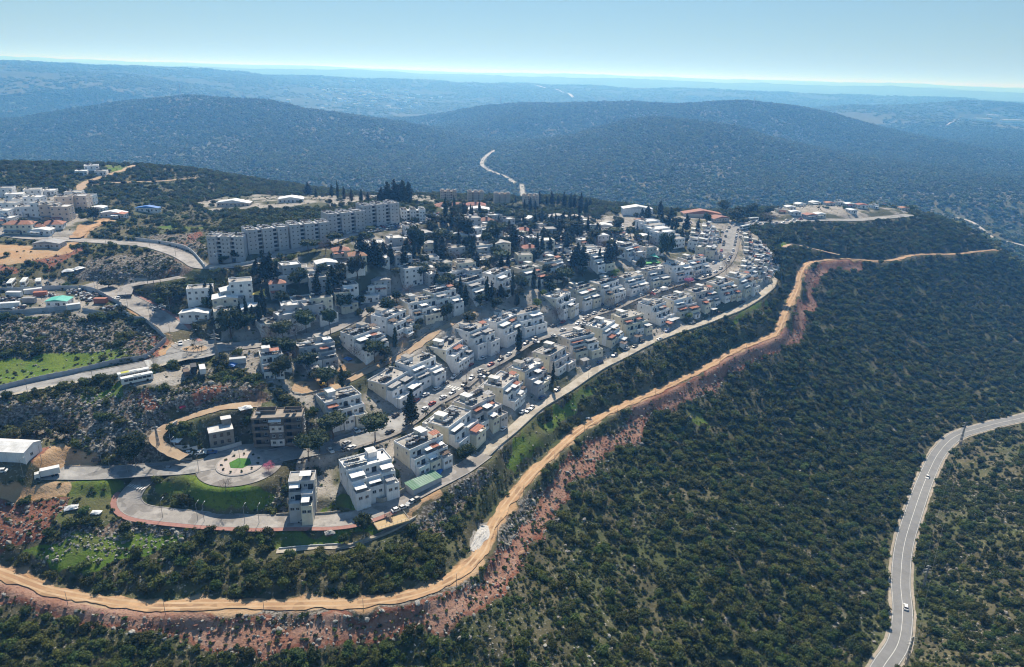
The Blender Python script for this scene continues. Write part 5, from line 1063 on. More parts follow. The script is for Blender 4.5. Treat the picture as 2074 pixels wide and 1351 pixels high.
def gardens():
    """sheds, pergolas and trees in the plots below each stepped house"""
    for P, rz, W, D, seed in GARDENS:
        rg = random.Random(seed+5); c_, s_ = math.cos(rz), math.sin(rz)
        for k in range(7):
            lx = rg.uniform(-W*.5, W*.5); ly = -D/2-rg.uniform(8, 15); x = P[0]+c_*lx-s_*ly; y = P[1]+s_*lx+c_*ly; xa, ya = np.array([x]), np.array([y])
            if any(dist_line(ROADPTS[r_], xa, ya, 12)[0] < ROADS[r_][1]/2+3.6 for r_ in ('main_street', 'front_lane', 'back_street', 'park_path', 'lower_road')): continue
            if any((x-q[0])**2+(y-q[1])**2 < 9 for q in KEEP_OUT if q[2] < 4): continue
            Q = np.array([x, y, float(height(x, y)[0])]); px, py, z = project(Q); keep(Q, 2.2)
            if k < 4:
                w, d, h = rg.uniform(3, 6), rg.uniform(2.4, 4), rg.uniform(2.2, 2.7); e = empty('garden_shed', Q, rz+rg.uniform(-.06, .06)); wm = rg.choice([M_PW, M_SHEET, M_PG, M_STONEW_]); rn, rm = rg.choice([('white', M_SHEET), ('white', M_SHEET), ('grey', M_SHEETG), ('rust red', M_SHEETR), ('brown', M_SHEETB), ('pale', M_RW)])
                if rg.random() < .6: MB().box(-w/2, w/2, -d/2, d/2, -2.5, h).build('wall', [wm], e); put('door', win_mesh(.9, 1.9, True), e, (0, -d/2, .1))
                else:
                    for px_ in (-w/2+.2, w/2-.2):
                        for py_ in (-d/2+.2, d/2-.2): MB().tube((px_, py_, -1), (px_, py_, h+.05), .08, None, 4).build('post', [M_GALV], e)
                b = MB(); b.hexa([(-w/2-.3, -d/2-.4, h-.15), (w/2+.3, -d/2-.4, h-.15), (w/2+.3, d/2+.3, h+.2), (-w/2-.3, d/2+.3, h+.2), (-w/2-.3, -d/2-.4, h-.05), (w/2+.3, -d/2-.4, h-.05), (w/2+.3, d/2+.3, h+.3), (-w/2-.3, d/2+.3, h+.3)])
                n = int(w/.8); [b.hexa([(x_-.05, -d/2-.4, h-.05), (x_+.05, -d/2-.4, h-.05), (x_+.05, d/2+.3, h+.3), (x_-.05, d/2+.3, h+.3), (x_-.05, -d/2-.4, h+.02), (x_+.05, -d/2-.4, h+.02), (x_+.05, d/2+.3, h+.37), (x_-.05, d/2+.3, h+.37)]) for x_ in np.linspace(-w/2, w/2, n)]; b.build('roof', [rm], e)
                want(e, 'small garden shelter with %s roof' % rn, 'shed', 'garden sheds below the terraces', px, py)
            else:
                kk = rg.choice(['broad', 'broad', 'olive', 'bare', 'lime']); h = rg.uniform(3, 5.5); plant(kk, px, py, h*FPX/z*.93, h*FPX/z, Q)
M_STONEW_ = pmat('garden_stone', (0.46, 0.42, 0.36), (0.31, 0.28, 0.23), .9, .95)
# ------------------------------------------------------------------ vehicles
CARC = {'white': (0.74, 0.74, 0.73), 'silver': (0.42, 0.43, 0.44), 'grey': (0.15, 0.155, 0.16), 'black': (0.02, 0.02, 0.022), 'blue': (0.05, 0.11, 0.27), 'red': (0.33, 0.03, 0.025), 'beige': (0.42, 0.37, 0.29)}
M_TYRE = pmat('tyre', (0.018, 0.018, 0.018), None, 1, .9); M_LAMP = pmat('lamp_glass', (0.7, 0.7, 0.66), None, 1, .3); M_LAMPR = pmat('tail_lamp', (0.35, 0.02, 0.02), None, 1, .3)
def _carmesh():
    R = {}
    prof = [(-2.15, .32), (-2.2, .62), (-2.0, .74), (-.98, .90), (1.85, .94), (2.12, .84), (2.18, .45), (2.1, .30)]
    for cn, c in CARC.items():
        m = pmat('paint_'+cn, c, tuple(x*.93 for x in c), .5, .28, spec=.5); b = MB(); n = len(prof)
        for s in (-.86, .86): b.v += [(s*(.96 if p[1] > .8 else 1), p[0], p[1]) for p in prof]
        b.f = [tuple(range(n))[::-1], tuple(range(n, 2*n))]+[(i, (i+1) % n, n+(i+1) % n, n+i) for i in range(n)]; b.m = [0]*len(b.f)
        b.hexa([(-.66, -.28, 1.40), (.66, -.28, 1.40), (.66, 1.30, 1.40), (-.66, 1.30, 1.40), (-.60, -.18, 1.46), (.60, -.18, 1.46), (.60, 1.2, 1.46), (-.60, 1.2, 1.46)])
        for s in (-1, 1):
            for y in (.45,): b.hexa([(s*.80-.03, y-.06, .92), (s*.80+.03, y-.06, .92), (s*.80+.03, y+.06, .92), (s*.80-.03, y+.06, .92), (s*.675-.02, y-.05, 1.41), (s*.675+.02, y-.05, 1.41), (s*.675+.02, y+.05, 1.41), (s*.675-.02, y+.05, 1.41)])
        R[cn] = b.mesh('body', [m])
    g = MB(); g.hexa([(-.79, -.98, .88), (.79, -.98, .88), (.79, 1.80, .90), (-.79, 1.80, .90), (-.655, -.27, 1.405), (.655, -.27, 1.405), (.655, 1.29, 1.405), (-.655, 1.29, 1.405)]); R['glass'] = g.mesh('windows', [M_GLASS])
    R['wheel'] = MB().tube((-.1, 0, 0), (.1, 0, 0), .31, None, 10).mesh('wheel', [M_TYRE]); R['head'] = MB().box(-.2, .2, -.05, .05, -.07, .07).mesh('headlight', [M_LAMP])
    return R
CM = _carmesh(); CARN = [0]
def car(P, rz, color, where, px=None, py=None, s=1.0, tilt=0.0, desc='%s parked car', van=False):
    e = empty('car', P, rz); e.scale = (s, s, s*(1.3 if van else 1)); e.rotation_euler = (tilt, 0, rz)
    put('body', CM[color], e); put('windows', CM['glass'], e)
    for x in (-.78, .78):
        for y in (-1.35, 1.32): put('wheel', CM['wheel'], e, (x, y, .31))
        put('headlight', CM['head'], e, (x*.75, -2.17, .66))
    q = project(P); want(e, desc % color, 'car', 'cars parked in the town', q[0], q[1], where); CARN[0] += 1; return e
def pick(rg): return rg.choices(list(CARC), [34, 18, 14, 14, 8, 6, 6])[0]
def row_cars(nm, off, i0, i1, where, seed, gap=(5.6, 8.5), prob=.8, across=False):
    rg = random.Random(seed); P = ROADPTS[nm]; s = i0*1.6
    while s < i1*1.6:
        i = int(s/1.6)
        if i >= len(P)-3: break
        if rg.random() < prob:
            T = P[i+2, :2]-P[i-2, :2]; L = np.linalg.norm(T); T = T/L; Nn = np.array([-T[1], T[0]]); c = P[i, :2]+Nn*off; z = P[i, 2]+(.22 if abs(off) < ROADS[nm][1]/2+.4 else .36)
            a = math.atan2(T[1], T[0])-math.pi/2+(math.pi if rg.random() < .5 else 0)
            if across: a += math.pi/2+rg.uniform(-.12, .12)
            car((c[0], c[1], z), a+rg.uniform(-.05, .05), pick(rg), where, tilt=0 if across else (P[i+2, 2]-P[i-2, 2])/L*(1 if abs(((a-math.atan2(T[1], T[0])+math.pi/2) % 6.283)) < 1 or abs(((a-math.atan2(T[1], T[0])+math.pi/2) % 6.283)-6.283) < 1 else -1))
        s += rg.uniform(*gap) if not across else rg.uniform(2.7, 3.6)
def car_px(px, py, toward, color, where, **kw):
    """car whose nose points towards a second photo position"""
    P = hit(px, py); Q = hit(*toward); d = Q-P; car((P[0], P[1], P[2]+kw.pop('lift', .16)), math.atan2(d[1], d[0])+math.pi/2, color, where, px, py, **kw)
M_BUSW = pmat('bus_paint', (0.72, 0.72, 0.70), (0.66, 0.66, 0.64), .6, .35); M_BUSY = pmat('bus_yellow', (0.62, 0.60, 0.08), None, .6, .4)
def bus(px, py, toward, desc, where, L=12.0, H=3.1, roof=None, dark=False):
    P = hit(px, py); d = hit(*toward)-P; rz = math.atan2(d[1], d[0])+math.pi/2; e = empty('coach', (P[0], P[1], P[2]+.2), rz); keep(P, 3)
    b = MB(); b.prism([(-1.22, -L/2+.25), (-1.0, -L/2), (1.0, -L/2), (1.22, -L/2+.25), (1.22, L/2-.15), (1.1, L/2), (-1.1, L/2), (-1.22, L/2-.15)], .38, H, 0, 1); b.build('body', [M_BUSW, M_BUSW], e)
    if roof: MB().box(-.9, .9, 1.6, 4.6, H+.002, H+.12).build('roof_panel', [roof], e)
    for s in (-1, 1):
        for i in range(6): y0 = -L/2+.9+i*(L-1.8)/6; MB().box(min(s*1.225, s*1.245), max(s*1.225, s*1.245), y0, y0+(L-1.8)/6-.14, 1.45, 2.45).build('side_window', [M_GLASS], e)
        for y in (-L/2+2.4, L/2-3.2): MB().tube((s*1.24-.12*s, y, .5), (s*1.24+.04*s, y, .5), .48, None, 12).build('wheel', [M_TYRE], e)
        MB().box(s*.8-.2, s*.8+.2, -L/2-.03, -L/2+.001, .7, .95).build('headlight', [M_LAMP], e)
    MB().box(-.95, .95, -L/2-.025, -L/2-.002, 1.2, 2.6).build('windscreen', [M_GLASS], e); MB().box(-.9, .9, L/2+.002, L/2+.025, 1.6, 2.5).build('rear_window', [M_GLASS], e)
    MB().box(-.7, .7, -1.6, 1.2, H+.002, H+.22).build('roof_unit', [M_BUSW], e)
    tag(e, desc+' '+where, 'bus', 'coaches in view')
def truck(px, py, toward, desc, L=8.0, H=3.3, box=M_SHEET, cab='white', name='box_truck'):
    P = hit(px, py); d = hit(*toward)-P; rz = math.atan2(d[1], d[0])+math.pi/2; e = empty(name, (P[0], P[1], P[2]+.2), rz); keep(P, 3); m = pmat('paint_'+cab, CARC[cab])
    b = MB(); b.box(-1.2, 1.2, -L/2+2.1, L/2, .95, H); [b.box(s*1.22-.02, s*1.22+.02, y-.05, y+.05, .97, H-.02) for s in (-1, 1) for y in np.linspace(-L/2+2.3, L/2-.2, 7)]; b.build('cargo_box', [box], e)
    b = MB(); b.hexa([(-1.05, -L/2, .55), (1.05, -L/2, .55), (1.05, -L/2+1.9, .55), (-1.05, -L/2+1.9, .55), (-1.0, -L/2+.35, 2.35), (1.0, -L/2+.35, 2.35), (1.0, -L/2+1.9, 2.4), (-1.0, -L/2+1.9, 2.4)]); b.build('cab', [m], e)
    MB().hexa([(-.9, -L/2+.16, 1.45), (.9, -L/2+.16, 1.45), (.9, -L/2+.22, 1.45), (-.9, -L/2+.22, 1.45), (-.88, -L/2+.31, 2.22), (.88, -L/2+.31, 2.22), (.88, -L/2+.38, 2.22), (-.88, -L/2+.38, 2.22)]).build('windscreen', [M_GLASS], e)
    MB().box(-.5, .5, -L/2+1, L/2-.2, .55, .93).build('chassis', [M_DARKM], e)
    for s in (-1, 1):
        for y in (-L/2+1.0, L/2-1.3, L/2-2.5): MB().tube((s*1.0-.14, y, .48), (s*1.0+.14, y, .48), .47, None, 10).build('wheel', [M_TYRE], e)
    tag(e, desc, 'truck')
def vehicles():
    row_cars('main_street', 4.2, 26, 345, 'along the upper kerb of main street', 1, (6, 9.5), .82); row_cars('main_street', -4.2, 26, 345, 'along the lower kerb of main street', 2, (6, 9.5), .82)
    row_cars('main_street', 8.2, 60, 300, 'nosed in above main street', 11, across=True, prob=.09); row_cars('main_street', -8.0, 60, 330, 'nosed in below main street', 12, across=True, prob=.10); row_cars('back_street', -7.6, 80, 235, 'nosed in below the back street', 13, across=True, prob=.12)
    row_cars('back_street', 3.6, 60, 235, 'along the upper kerb of the back street', 3, (6, 11), .75); row_cars('back_street', -3.6, 60, 235, 'along the lower kerb of the back street', 4, (6, 11), .75)
    row_cars('ridge_road', 3.4, 165, 230, 'in the bays below the apartment blocks', 5, across=True, prob=.85); row_cars('ridge_road', -3.6, 180, 232, 'opposite the apartment blocks', 6, prob=.8)
    row_cars('front_lane', 3.2, 14, 190, 'beside the front lane', 7, (9, 30), .6)
    for x, y, t, c, w in [(379,921,(330,921),'white','by the curved wall of the unfinished house'),(407,920,(450,918),'white','by the curved wall, second car'),(429,919,(470,915),'blue','by the curved wall near the roundabout'),(338,952,(300,953),'silver','on the road before the roundabout'),(2,957,(-40,957),'white','cut by the left edge'),(199,934,(230,930),'black','on the verge of the warehouse road'),
      (614,1057,(560,1056),'silver','driving on the lower road'),(739,1026,(742,1034),'white','on the grass below the tall house'),(833,1020,(815,1030),'silver','at the playground corner'),(842,1015,(825,1024),'grey','at the playground corner'),(804,1035,(822,1028),'white','beside the playground fence'),(817,1030,(830,1024),'silver','beside the playground fence'),
      (241,606,(247,600),'white','turning by the palm trees'),(366,698,(366,712),'white','at the zebra crossing'),(1834,1232,(1826,1150),'white','driving up the valley road'),(1878,968,(1850,1035),'white','driving down the valley road'),(702,900,(716,893),'silver','in the small car park'),(722,875,(730,884),'white','in the small car park'),(670,915,(676,922),'white','in the pine shade'),(700,912,(712,906),'grey','in the pine shade'),(712,909,(722,903),'white','in the pine shade'),
      (1077,828,(1066,838),'white','on the lane by the white terrace'),(1069,834,(1058,844),'silver','on the lane by the white terrace'),(1191,746,(1200,735),'silver','on the lane bend by the cypress'),(1336,688,(1348,682),'white','on the front lane'),(1286,703,(1298,697),'grey','on the front lane'),(97,577,(97,590),'black','in the coach yard'),(10,577,(10,590),'grey','in the coach yard'),(330,622,(345,618),'white','under the dark trees'),(318,628,(333,624),'silver','under the dark trees'),(609,936,(606,946),'grey','by the tall pine')]:
        car_px(x, y, t, c, w, desc='%s car')
    bus(279,774,(322,765),'white coach with dark windows', 'parked on the bare lot'); bus(272,765,(315,756),'white coach with yellow roof stripe', 'behind the other coach', roof=M_BUSY)
    bus(25,580,(18,592),'white coach, leftmost of three', 'in the walled yard', 10); bus(51,578,(46,590),'white coach, middle of three', 'in the walled yard', 9); bus(80,578,(80,592),'short white coach, right of three', 'in the walled yard', 7)
    bus(1525,448,(1545,446),'white coach', 'at the far end of the main street', 12); bus(1508,464,(1530,458),'white coach in shade', 'beside the far bend', 12)
    truck(97,966,(60,966),'white box truck driving past the orange earth bank', 8.2); truck(378,760,(374,748),'small dark truck on the bare lot', 6, 2.6, M_SHEETB, 'black'); truck(393,752,(391,742),'black truck between two others on the lot', 7, 3.2, M_DARKM, 'black'); truck(411,756,(408,744),'white box truck at the edge of the lot', 8, 3.4)
    truck(977,536,(990,531),'white box van parked on the back street', 7, 3.2); truck(1345,590,(1358,584),'long white van on the main street', 6.5, 2.8)
# ------------------------------------------------------------------ walls, fences, poles
M_PANEL = pmat('wall_panel', (0.40, 0.43, 0.47), (0.33, 0.36, 0.40), .5, .7, 0, .1); M_STONEW = pmat('stone_wall', (0.46, 0.42, 0.36), (0.31, 0.28, 0.23), .9, .95, .4); M_WALLW = pmat('white_wall', (0.60, 0.61, 0.62), (0.48, 0.49, 0.5), .4, .9, streak=.3)
_pan = {}
def panel_wall(pp, desc, h=2.3, mat=M_PANEL, cat='wall', name='boundary_wall', seg=2.6, ribs=True, P=None):
    P = spline(np.array([hit(*p) for p in pp]), seg) if P is None else P
    e = empty(name, (P[0, 0], P[0, 1], P[0, 2])); key = (mat.name, h, seg, ribs)
    if key not in _pan:
        b = MB(); b.box(0, seg*.985, -.06, .06, -1.2, h)
        if ribs:
            b.box(-.09, .09, -.13, .13, -1.2, h+.1)
            for k in range(1, 4): b.box(k*seg/4-.03, k*seg/4+.03, -.10, .10, -1, h-.1)
        else: b.box(0, seg, -.13, .13, h-.02, h+.08)
        _pan[key] = b.mesh('panel', [mat])
    zs = height(P[:, 0], P[:, 1])
    for i in range(len(P)-1):
        d = P[i+1]-P[i]; L = math.hypot(d[0], d[1])
        put('panel', _pan[key], e, (P[i, 0]-P[0, 0], P[i, 1]-P[0, 1], min(zs[i], zs[i+1])-P[0, 2]), math.atan2(d[1], d[0]), (L/seg, 1, 1))
    return tag(e, desc, cat)
def lamp_post(px, py, H, where, arm=1.6, toward=None, P=None, name='street_lamp', desc='tall grey street lamp'):
    P = hit(px, py) if P is None else P; e = empty(name, P, toward or 0)
    MB().tube((0, 0, -.3), (0, 0, H), .10, .055, 6).build('pole', [M_GALV], e)
    if arm: a = MB(); a.tube((0, 0, H-.05), (arm, 0, H+.25), .045, .035, 5); a.build('arm', [M_GALV], e); MB().hexa([(arm-.1, -.13, H+.2), (arm+.6, -.1, H+.26), (arm+.6, .1, H+.26), (arm-.1, .13, H+.2), (arm-.1, -.1, H+.32), (arm+.6, -.08, H+.35), (arm+.6, .08, H+.35), (arm-.1, .1, H+.32)]).build('lamp_head', [M_TANK], e)
    q = project(P); want(e, desc, 'street lamp' if arm else 'pole', 'poles beside the roads', q[0], q[1], where)
def lattice(P, H, desc, wd=.12, group='pylons', rz=.3, arms=3):
    e = empty('pylon', P, rz); m = MB(); b0 = H*wd; b1 = H*.018
    C = [(-1, -1), (1, -1), (1, 1), (-1, 1)]
    def pt(c, t): w = b0+(b1-b0)*t; return (c[0]*w/2, c[1]*w/2, H*t)
    r = H*.006
    for c in C: m.tube((pt(c, 0)[0], pt(c, 0)[1], -1), pt(c, 1), r*1.4, r, 4)
    ts = [0, .2, .36, .5, .62, .73, .83, .92, 1]
    for a, b in zip(ts, ts[1:]):
        for i in range(4): m.tube(pt(C[i], a), pt(C[(i+1) % 4], b), r*.7, None, 3, 0, False); m.tube(pt(C[(i+1) % 4], a), pt(C[i], b), r*.7, None, 3, 0, False)
    m.build('mast', [M_GALV], e)
    for k in range(arms):
        z = H*(.72+.12*k); w = H*(.15-.025*k)
        for s in (-1, 1):
            a = MB(); a.tube((0, 0, z), (s*w, 0, z+.01*H), r, r*.7, 4); a.tube((0, 0, z+.05*H), (s*w, 0, z+.01*H), r*.8, r*.6, 4); a.build('cross_arm', [M_GALV], e)
    tag(e, desc, 'pylon', group); return e
def wire(A, B, sag, r=.035, parent=None):
    A, B = Vector(A), Vector(B); b = MB(); n = 14
    p = [A.lerp(B, i/n)-Vector((0, 0, sag*4*(i/n)*(1-i/n))) for i in range(n+1)]
    for i in range(n): b.tube(p[i], p[i+1], r, None, 3, 0, False)
    return b
def walls_and_poles():
    panel_wall([(-40,800),(60,776),(150,757),(214,741),(260,733),(295,727),(315,710),(337,690)], 'long blue-grey panel wall curving beside the entrance road')
    panel_wall([(337,688),(325,678),(305,660),(289,648),(275,650),(258,640),(242,628),(248,622),(215,604),(190,591),(160,585)], 'dark panelled wall between the upper road and the quarry')
    panel_wall([(158,586),(125,586),(92,587),(60,589),(-30,592)], 'pale panel wall along the coach yard'); panel_wall([(-30,640),(30,637),(108,630),(135,628)], 'blue-grey wall along the lower edge of the scrap yard')
    panel_wall([(168,629),(205,636),(238,640)], 'short grey wall at the corner of the scrap yard', 1.8)
    panel_wall([(254,486),(305,491),(360,500),(388,512),(405,530),(416,545)], 'grey wall around the upper bend of the ridge road', 2.0, M_WALLW, ribs=False); panel_wall([(425,548),(470,540),(520,531)], 'pale retaining wall below the first apartment block', 1.6, M_WALLW, ribs=False)
    panel_wall([(360,858),(346,872),(343,888),(352,902),(375,912),(415,916),(450,914),(490,902)], 'white curved garden wall around the unfinished house', 1.9, M_WALLW, ribs=False)
    panel_wall([(300,939),(345,937),(390,932)], 'low stone wall at the foot of the rubble slope', 1.1, M_STONEW, ribs=False)
    panel_wall([(760,1018),(775,1020),(800,1008),(828,993),(826,985)], 'grey garden wall below the tall front house', 2.2, M_STONEW, ribs=False)
    panel_wall([(560,1044),(600,1043),(660,1042),(690,1038)], 'pale stone wall along the upper edge of the lower road', 1.0, M_STONEW, ribs=False)
    panel_wall([(680,1115),(720,1104),(760,1092),(805,1073),(842,1050)], 'stone parapet beside the descending footpath', .9, M_STONEW, ribs=False); panel_wall([(565,1113),(620,1108),(690,1104)], 'low white kerb wall along the lawn', .7, M_WALLW, ribs=False)
    P = ROADPTS['front_lane']; T = np.gradient(P[:, :2], axis=0); T /= np.linalg.norm(T, axis=1)[:, None]; Q = P.copy(); Q[:, 0] += T[:, 1]*3.1; Q[:, 1] -= T[:, 0]*3.1; panel_wall(None, 'low stone wall along the downhill edge of the front lane', .75, M_STONEW, ribs=False, P=spline(Q[::3], 2.6))
    P = ROADPTS['park_path'][4:60]; T = np.gradient(P[:, :2], axis=0); T /= np.linalg.norm(T, axis=1)[:, None]; Q = P.copy(); Q[:, 0] -= T[:, 1]*3; Q[:, 1] += T[:, 0]*3; panel_wall(None, 'low stone wall along the sandy park path', .7, M_STONEW, ribs=False, P=spline(Q[::3], 2.6))
    panel_wall([(440,640),(405,650),(372,648),(365,640)], 'curved seat wall of the sunken plaza', .9, M_STONEW, ribs=False); panel_wall([(435,685),(415,672),(400,660),(390,655)], 'stepped wall on the low side of the plaza', .9, M_STONEW, ribs=False)
    panel_wall([(828,692),(850,686),(872,672),(868,664),(845,670)], 'oval planter wall beside the park path', .8, M_STONEW, ribs=False); panel_wall([(590,785),(592,796),(610,800),(640,794),(668,784)], 'rounded stone edging at the lower end of the park path', .7, M_STONEW, ribs=False)
    for x, y in [(57,799),(188,768),(313,748)]: lamp_post(x, y, 9, 'on the entrance road', toward=1.2)
    for x, y in [(201,603),(194,595),(260,627),(305,654),(347,693),(393,706)]: lamp_post(x, y, 9, 'on the upper access road', toward=.3)
    for x, y in [(48,967),(85,936),(207,941),(225,962),(260,966),(350,923),(403,956),(278,962)]: lamp_post(x, y, 7, 'on the warehouse road', toward=1.4)
    for x, y in [(330,1049),(401,1055),(414,1057),(496,1060),(525,1060)]: lamp_post(x, y, 7, 'on the lower road', toward=1.5)
    lamp_post(344,632,14,'above the sunken plaza',1.2,0,desc='tall floodlight mast')
    lattice(hit(441,732), 15, 'wooden-coloured lattice utility pole at the palm junction', .08, 'utility poles', 0, 2); lattice(hit(323,917), 13, 'lattice utility pole beside the dirt loop', .08, 'utility poles', 0, 2)
    for nm, off, i0, i1, st, H, wh in (('main_street', 6.3, 20, 340, 22, 8, 'on the upper pavement of main street'), ('back_street', 5.4, 40, 240, 24, 7.5, 'on the back street'), ('dirt_track', -3.6, 4, 400, 19, 5, 'along the dirt track'), ('front_lane', -2.9, 10, 190, 24, 6, 'along the front lane'), ('ridge_road', -5.2, 10, 160, 22, 8, 'on the ridge road')):
        P = ROADPTS[nm]
        for i in range(i0, min(i1, len(P)-3), st):
            T = P[i+2, :2]-P[i-2, :2]; T /= np.linalg.norm(T); c = P[i, :2]+np.array([-T[1], T[0]])*off
            lamp_post(0, 0, H, wh, 0 if nm == 'dirt_track' else 1.3, math.atan2(T[1], T[0])+(-1.57 if off > 0 else 1.57), P=np.array([c[0], c[1], float(height(*c)[0])]), name='fence_pole' if nm == 'dirt_track' else 'street_lamp', desc='thin dark pole' if nm == 'dirt_track' else 'grey street lamp')
    # power line beside the valley road
    tops = []
    for x, y, H, d in [(1944,902,16,'lattice power pole at the bend of the valley road'),(1868,1195,13,'power pole with crossarms in the scrub right of the road'),(1835,1480,13,'power pole just below the picture edge')]:
        P = hit(x, min(y, 1345)); e = lattice(P, H, d, .07, 'power poles by the valley road', .0, 3); tops.append((P, H))
    for k, (w, z) in enumerate([(-1.9, .74), (1.9, .74)]):
        for (A, HA), (B, HB) in zip(tops[:2], tops[1:]):
            o = wire((A[0]+w, A[1], A[2]+HA*z), (B[0]+w, B[1], B[2]+HB*z), 2.5).build('power_line', [M_GALV]); want(o, 'thin power line wire', 'power line', 'wires beside the valley road', 1900+w*10, 1000, 'beside the valley road')
    for x, y, H, d in [(367,202,34,'tall pylon on the crest of the left hill'),(202,222,30,'pylon on the left shoulder of the hill'),(493,203,18,'small distant mast right of the hill crest'),(1526,219,26,'distant pylon on the right ridge'),(1014,214,26,'distant pylon above the valley')]:
        lattice(hit(x, y), H*1.5, d, .16, 'pylons on the hills', .5)
# ------------------------------------------------------------------ places and small things
def disc(r0, r1, z, n=64):
    V = [(math.cos(6.2832*i/n)*r, math.sin(6.2832*i/n)*r, z) for r in (r0, r1) for i in range(n)]
    return V, [(i, n+i, n+(i+1) % n, (i+1) % n) for i in range(n)]
M_PINKP = pmat('pink_paving', (0.47, 0.41, 0.37), (0.38, 0.33, 0.30), .8, .9); M_LAWN = pmat('lawn', (0.07, 0.19, 0.03), (0.05, 0.14, 0.025), 1, .95); M_SAND = pmat('sand', (0.50, 0.38, 0.22), (0.44, 0.32, 0.18), .6, .95); M_GRAVEL = pmat('pale_gravel', (0.58, 0.56, 0.53), (0.46, 0.44, 0.42), 1.0, .95, .5); M_COURT = pmat('green_court', (0.13, 0.42, 0.14), (0.11, 0.36, 0.12), .3, .8)
def places():
    c = RB; V, F = disc(0.01, 16.0, .26); o = put('roundabout', new_mesh('roundabout', V, F, [M_ASPH2]), None, c); tag(o, 'round asphalt junction at the near end of main street', 'road', kind='structure')
    b = MB(); n = 48; b.prism([(math.cos(6.2832*i/n)*9.0, math.sin(6.2832*i/n)*9.0) for i in range(n)], .0, .55, 0); b.build('kerb', [M_KERB], o)
    b = MB(); b.prism([(math.cos(6.2832*i/n)*8.4, math.sin(6.2832*i/n)*8.4) for i in range(n)], .3, .60, 0); b.build('island_paving', [M_PINKP], o)
    b = MB(); b.prism([(4.3*x, 3.8*y) for x, y in ((1, .0), (.55, .95), (-.5, .95), (-1, 0), (-.55, -.95), (.5, -.95))], .5, .70, 0); b.build('lawn', [M_LAWN], o)
    lamp_post(487,940,8,'in the middle of the roundabout', 0, P=np.array([c[0], c[1], c[2]+.6]), desc='grey mast')
    for i in range(11):
        a = 6.28*i/11; e = empty('island_shrub', (c[0]+6.9*math.cos(a), c[1]+6.9*math.sin(a), c[2]+.55), a); e.scale = (1.1, 1.1, 1.0); put('crown', BUSH[i % 7], e); q = project((c[0]+6.9*math.cos(a), c[1]+6.9*math.sin(a), c[2])); want(e, 'small clipped shrub', 'shrub', 'shrubs on the roundabout island', q[0], q[1], 'on the roundabout island')
    c = ISL; V, F = disc(0.01, 12.5, .24); o = put('junction', new_mesh('junction', V, F, [M_ASPH]), None, c); tag(o, 'round asphalt junction around the palm island', 'road', kind='structure')
    c = ISL; b = MB(); b.prism([(5.6*math.cos(t)*(1 if math.cos(t) > 0 else 1.25), 4.2*math.sin(t)) for t in np.linspace(0, 6.2832, 30, endpoint=False)], 0, .5, 0); o = b.build('palm_island', [M_KERB], None, loc=c); tag(o, 'paved traffic island planted with palms', 'traffic island', kind='structure')
    b = MB(); b.prism([(5.1*math.cos(t)*(1 if math.cos(t) > 0 else 1.25), 3.7*math.sin(t)) for t in np.linspace(0, 6.2832, 30, endpoint=False)], .3, .56, 0); b.build('paving', [M_DIRT], o)
    # gravel heap beside the track
    P = hit(972, 1090); rg = np.random.default_rng(5); e_ = []; V = []; n = 26; m = 12
    for j in range(m+1):
        for i in range(n): t = 6.2832*i/n; q = j/m; V.append((q*3.0*math.cos(t)*(1+.2*math.sin(3*t+1)+.1*math.sin(7*t)), q*10.0*math.sin(t)*(1+.1*math.cos(2*t)), .55*(1-q*q)+rg.normal(0, .10)+.15-.5*(q > .95)))
    F = [(j*n+i, (j+1)*n+i, (j+1)*n+(i+1) % n, j*n+(i+1) % n) for j in range(m) for i in range(n)]
    o = put('gravel_heap', new_mesh('gravel_heap', V, F, [M_GRAVEL]), None, P, -.25); tag(o, 'pale grey gravel heap beside the bend of the dirt track', 'gravel heap'); keep(P, 6)
    # green-roofed garage
    P = hit(858, 985); rz = road_dir('lower_road', P); e = empty('garage', P, rz); keep(P, 7)
    MB().box(-7, 7, -2.6, 2.6, -2.5, 2.6).build('wall', [M_PG], e); b = MB(); b.hexa([(-7.2, -2.9, 2.62), (7.2, -2.9, 2.62), (7.2, 2.9, 3.2), (-7.2, 2.9, 3.2), (-7.2, -2.9, 2.75), (7.2, -2.9, 2.75), (7.2, 2.9, 3.33), (-7.2, 2.9, 3.33)]); b.build('roof', [M_GREENS], e)
    for x in np.linspace(-6.5, 6.5, 13): MB().hexa([(x-.06, -2.9, 2.75), (x+.06, -2.9, 2.75), (x+.06, 2.9, 3.33), (x-.06, 2.9, 3.33), (x-.06, -2.9, 2.85), (x+.06, -2.9, 2.85), (x+.06, 2.9, 3.43), (x-.06, 2.9, 3.43)]).build('roof_rib', [M_SHEET if abs(x) < 4 else M_GREENS], e)
    tag(e, 'long garage with green ribbed roof beside the near lane', 'garage')
    # playground square
    P = hit(787, 1050); e = empty('playground', P, .55); MB().box(-6, 6, -5, 5, -.3, .25).build('sand_bed', [M_SAND], e); keep(P, 6)
    for a, b_ in (((-6, -5), (6, -5)), ((6, -5), (6, 5)), ((6, 5), (-6, 5)), ((-6, 5), (-6, -5))):
        n_ = 8
        for i in range(n_): x = a[0]+(b_[0]-a[0])*i/n_; y = a[1]+(b_[1]-a[1])*i/n_; MB().tube((x, y, 0), (x, y, 1.3), .05, None, 4).build('fence_post', [M_GALV], e)
        MB().tube((a[0], a[1], 1.2), (b_[0], b_[1], 1.2), .04, None, 4).build('fence_rail', [M_GALV], e)
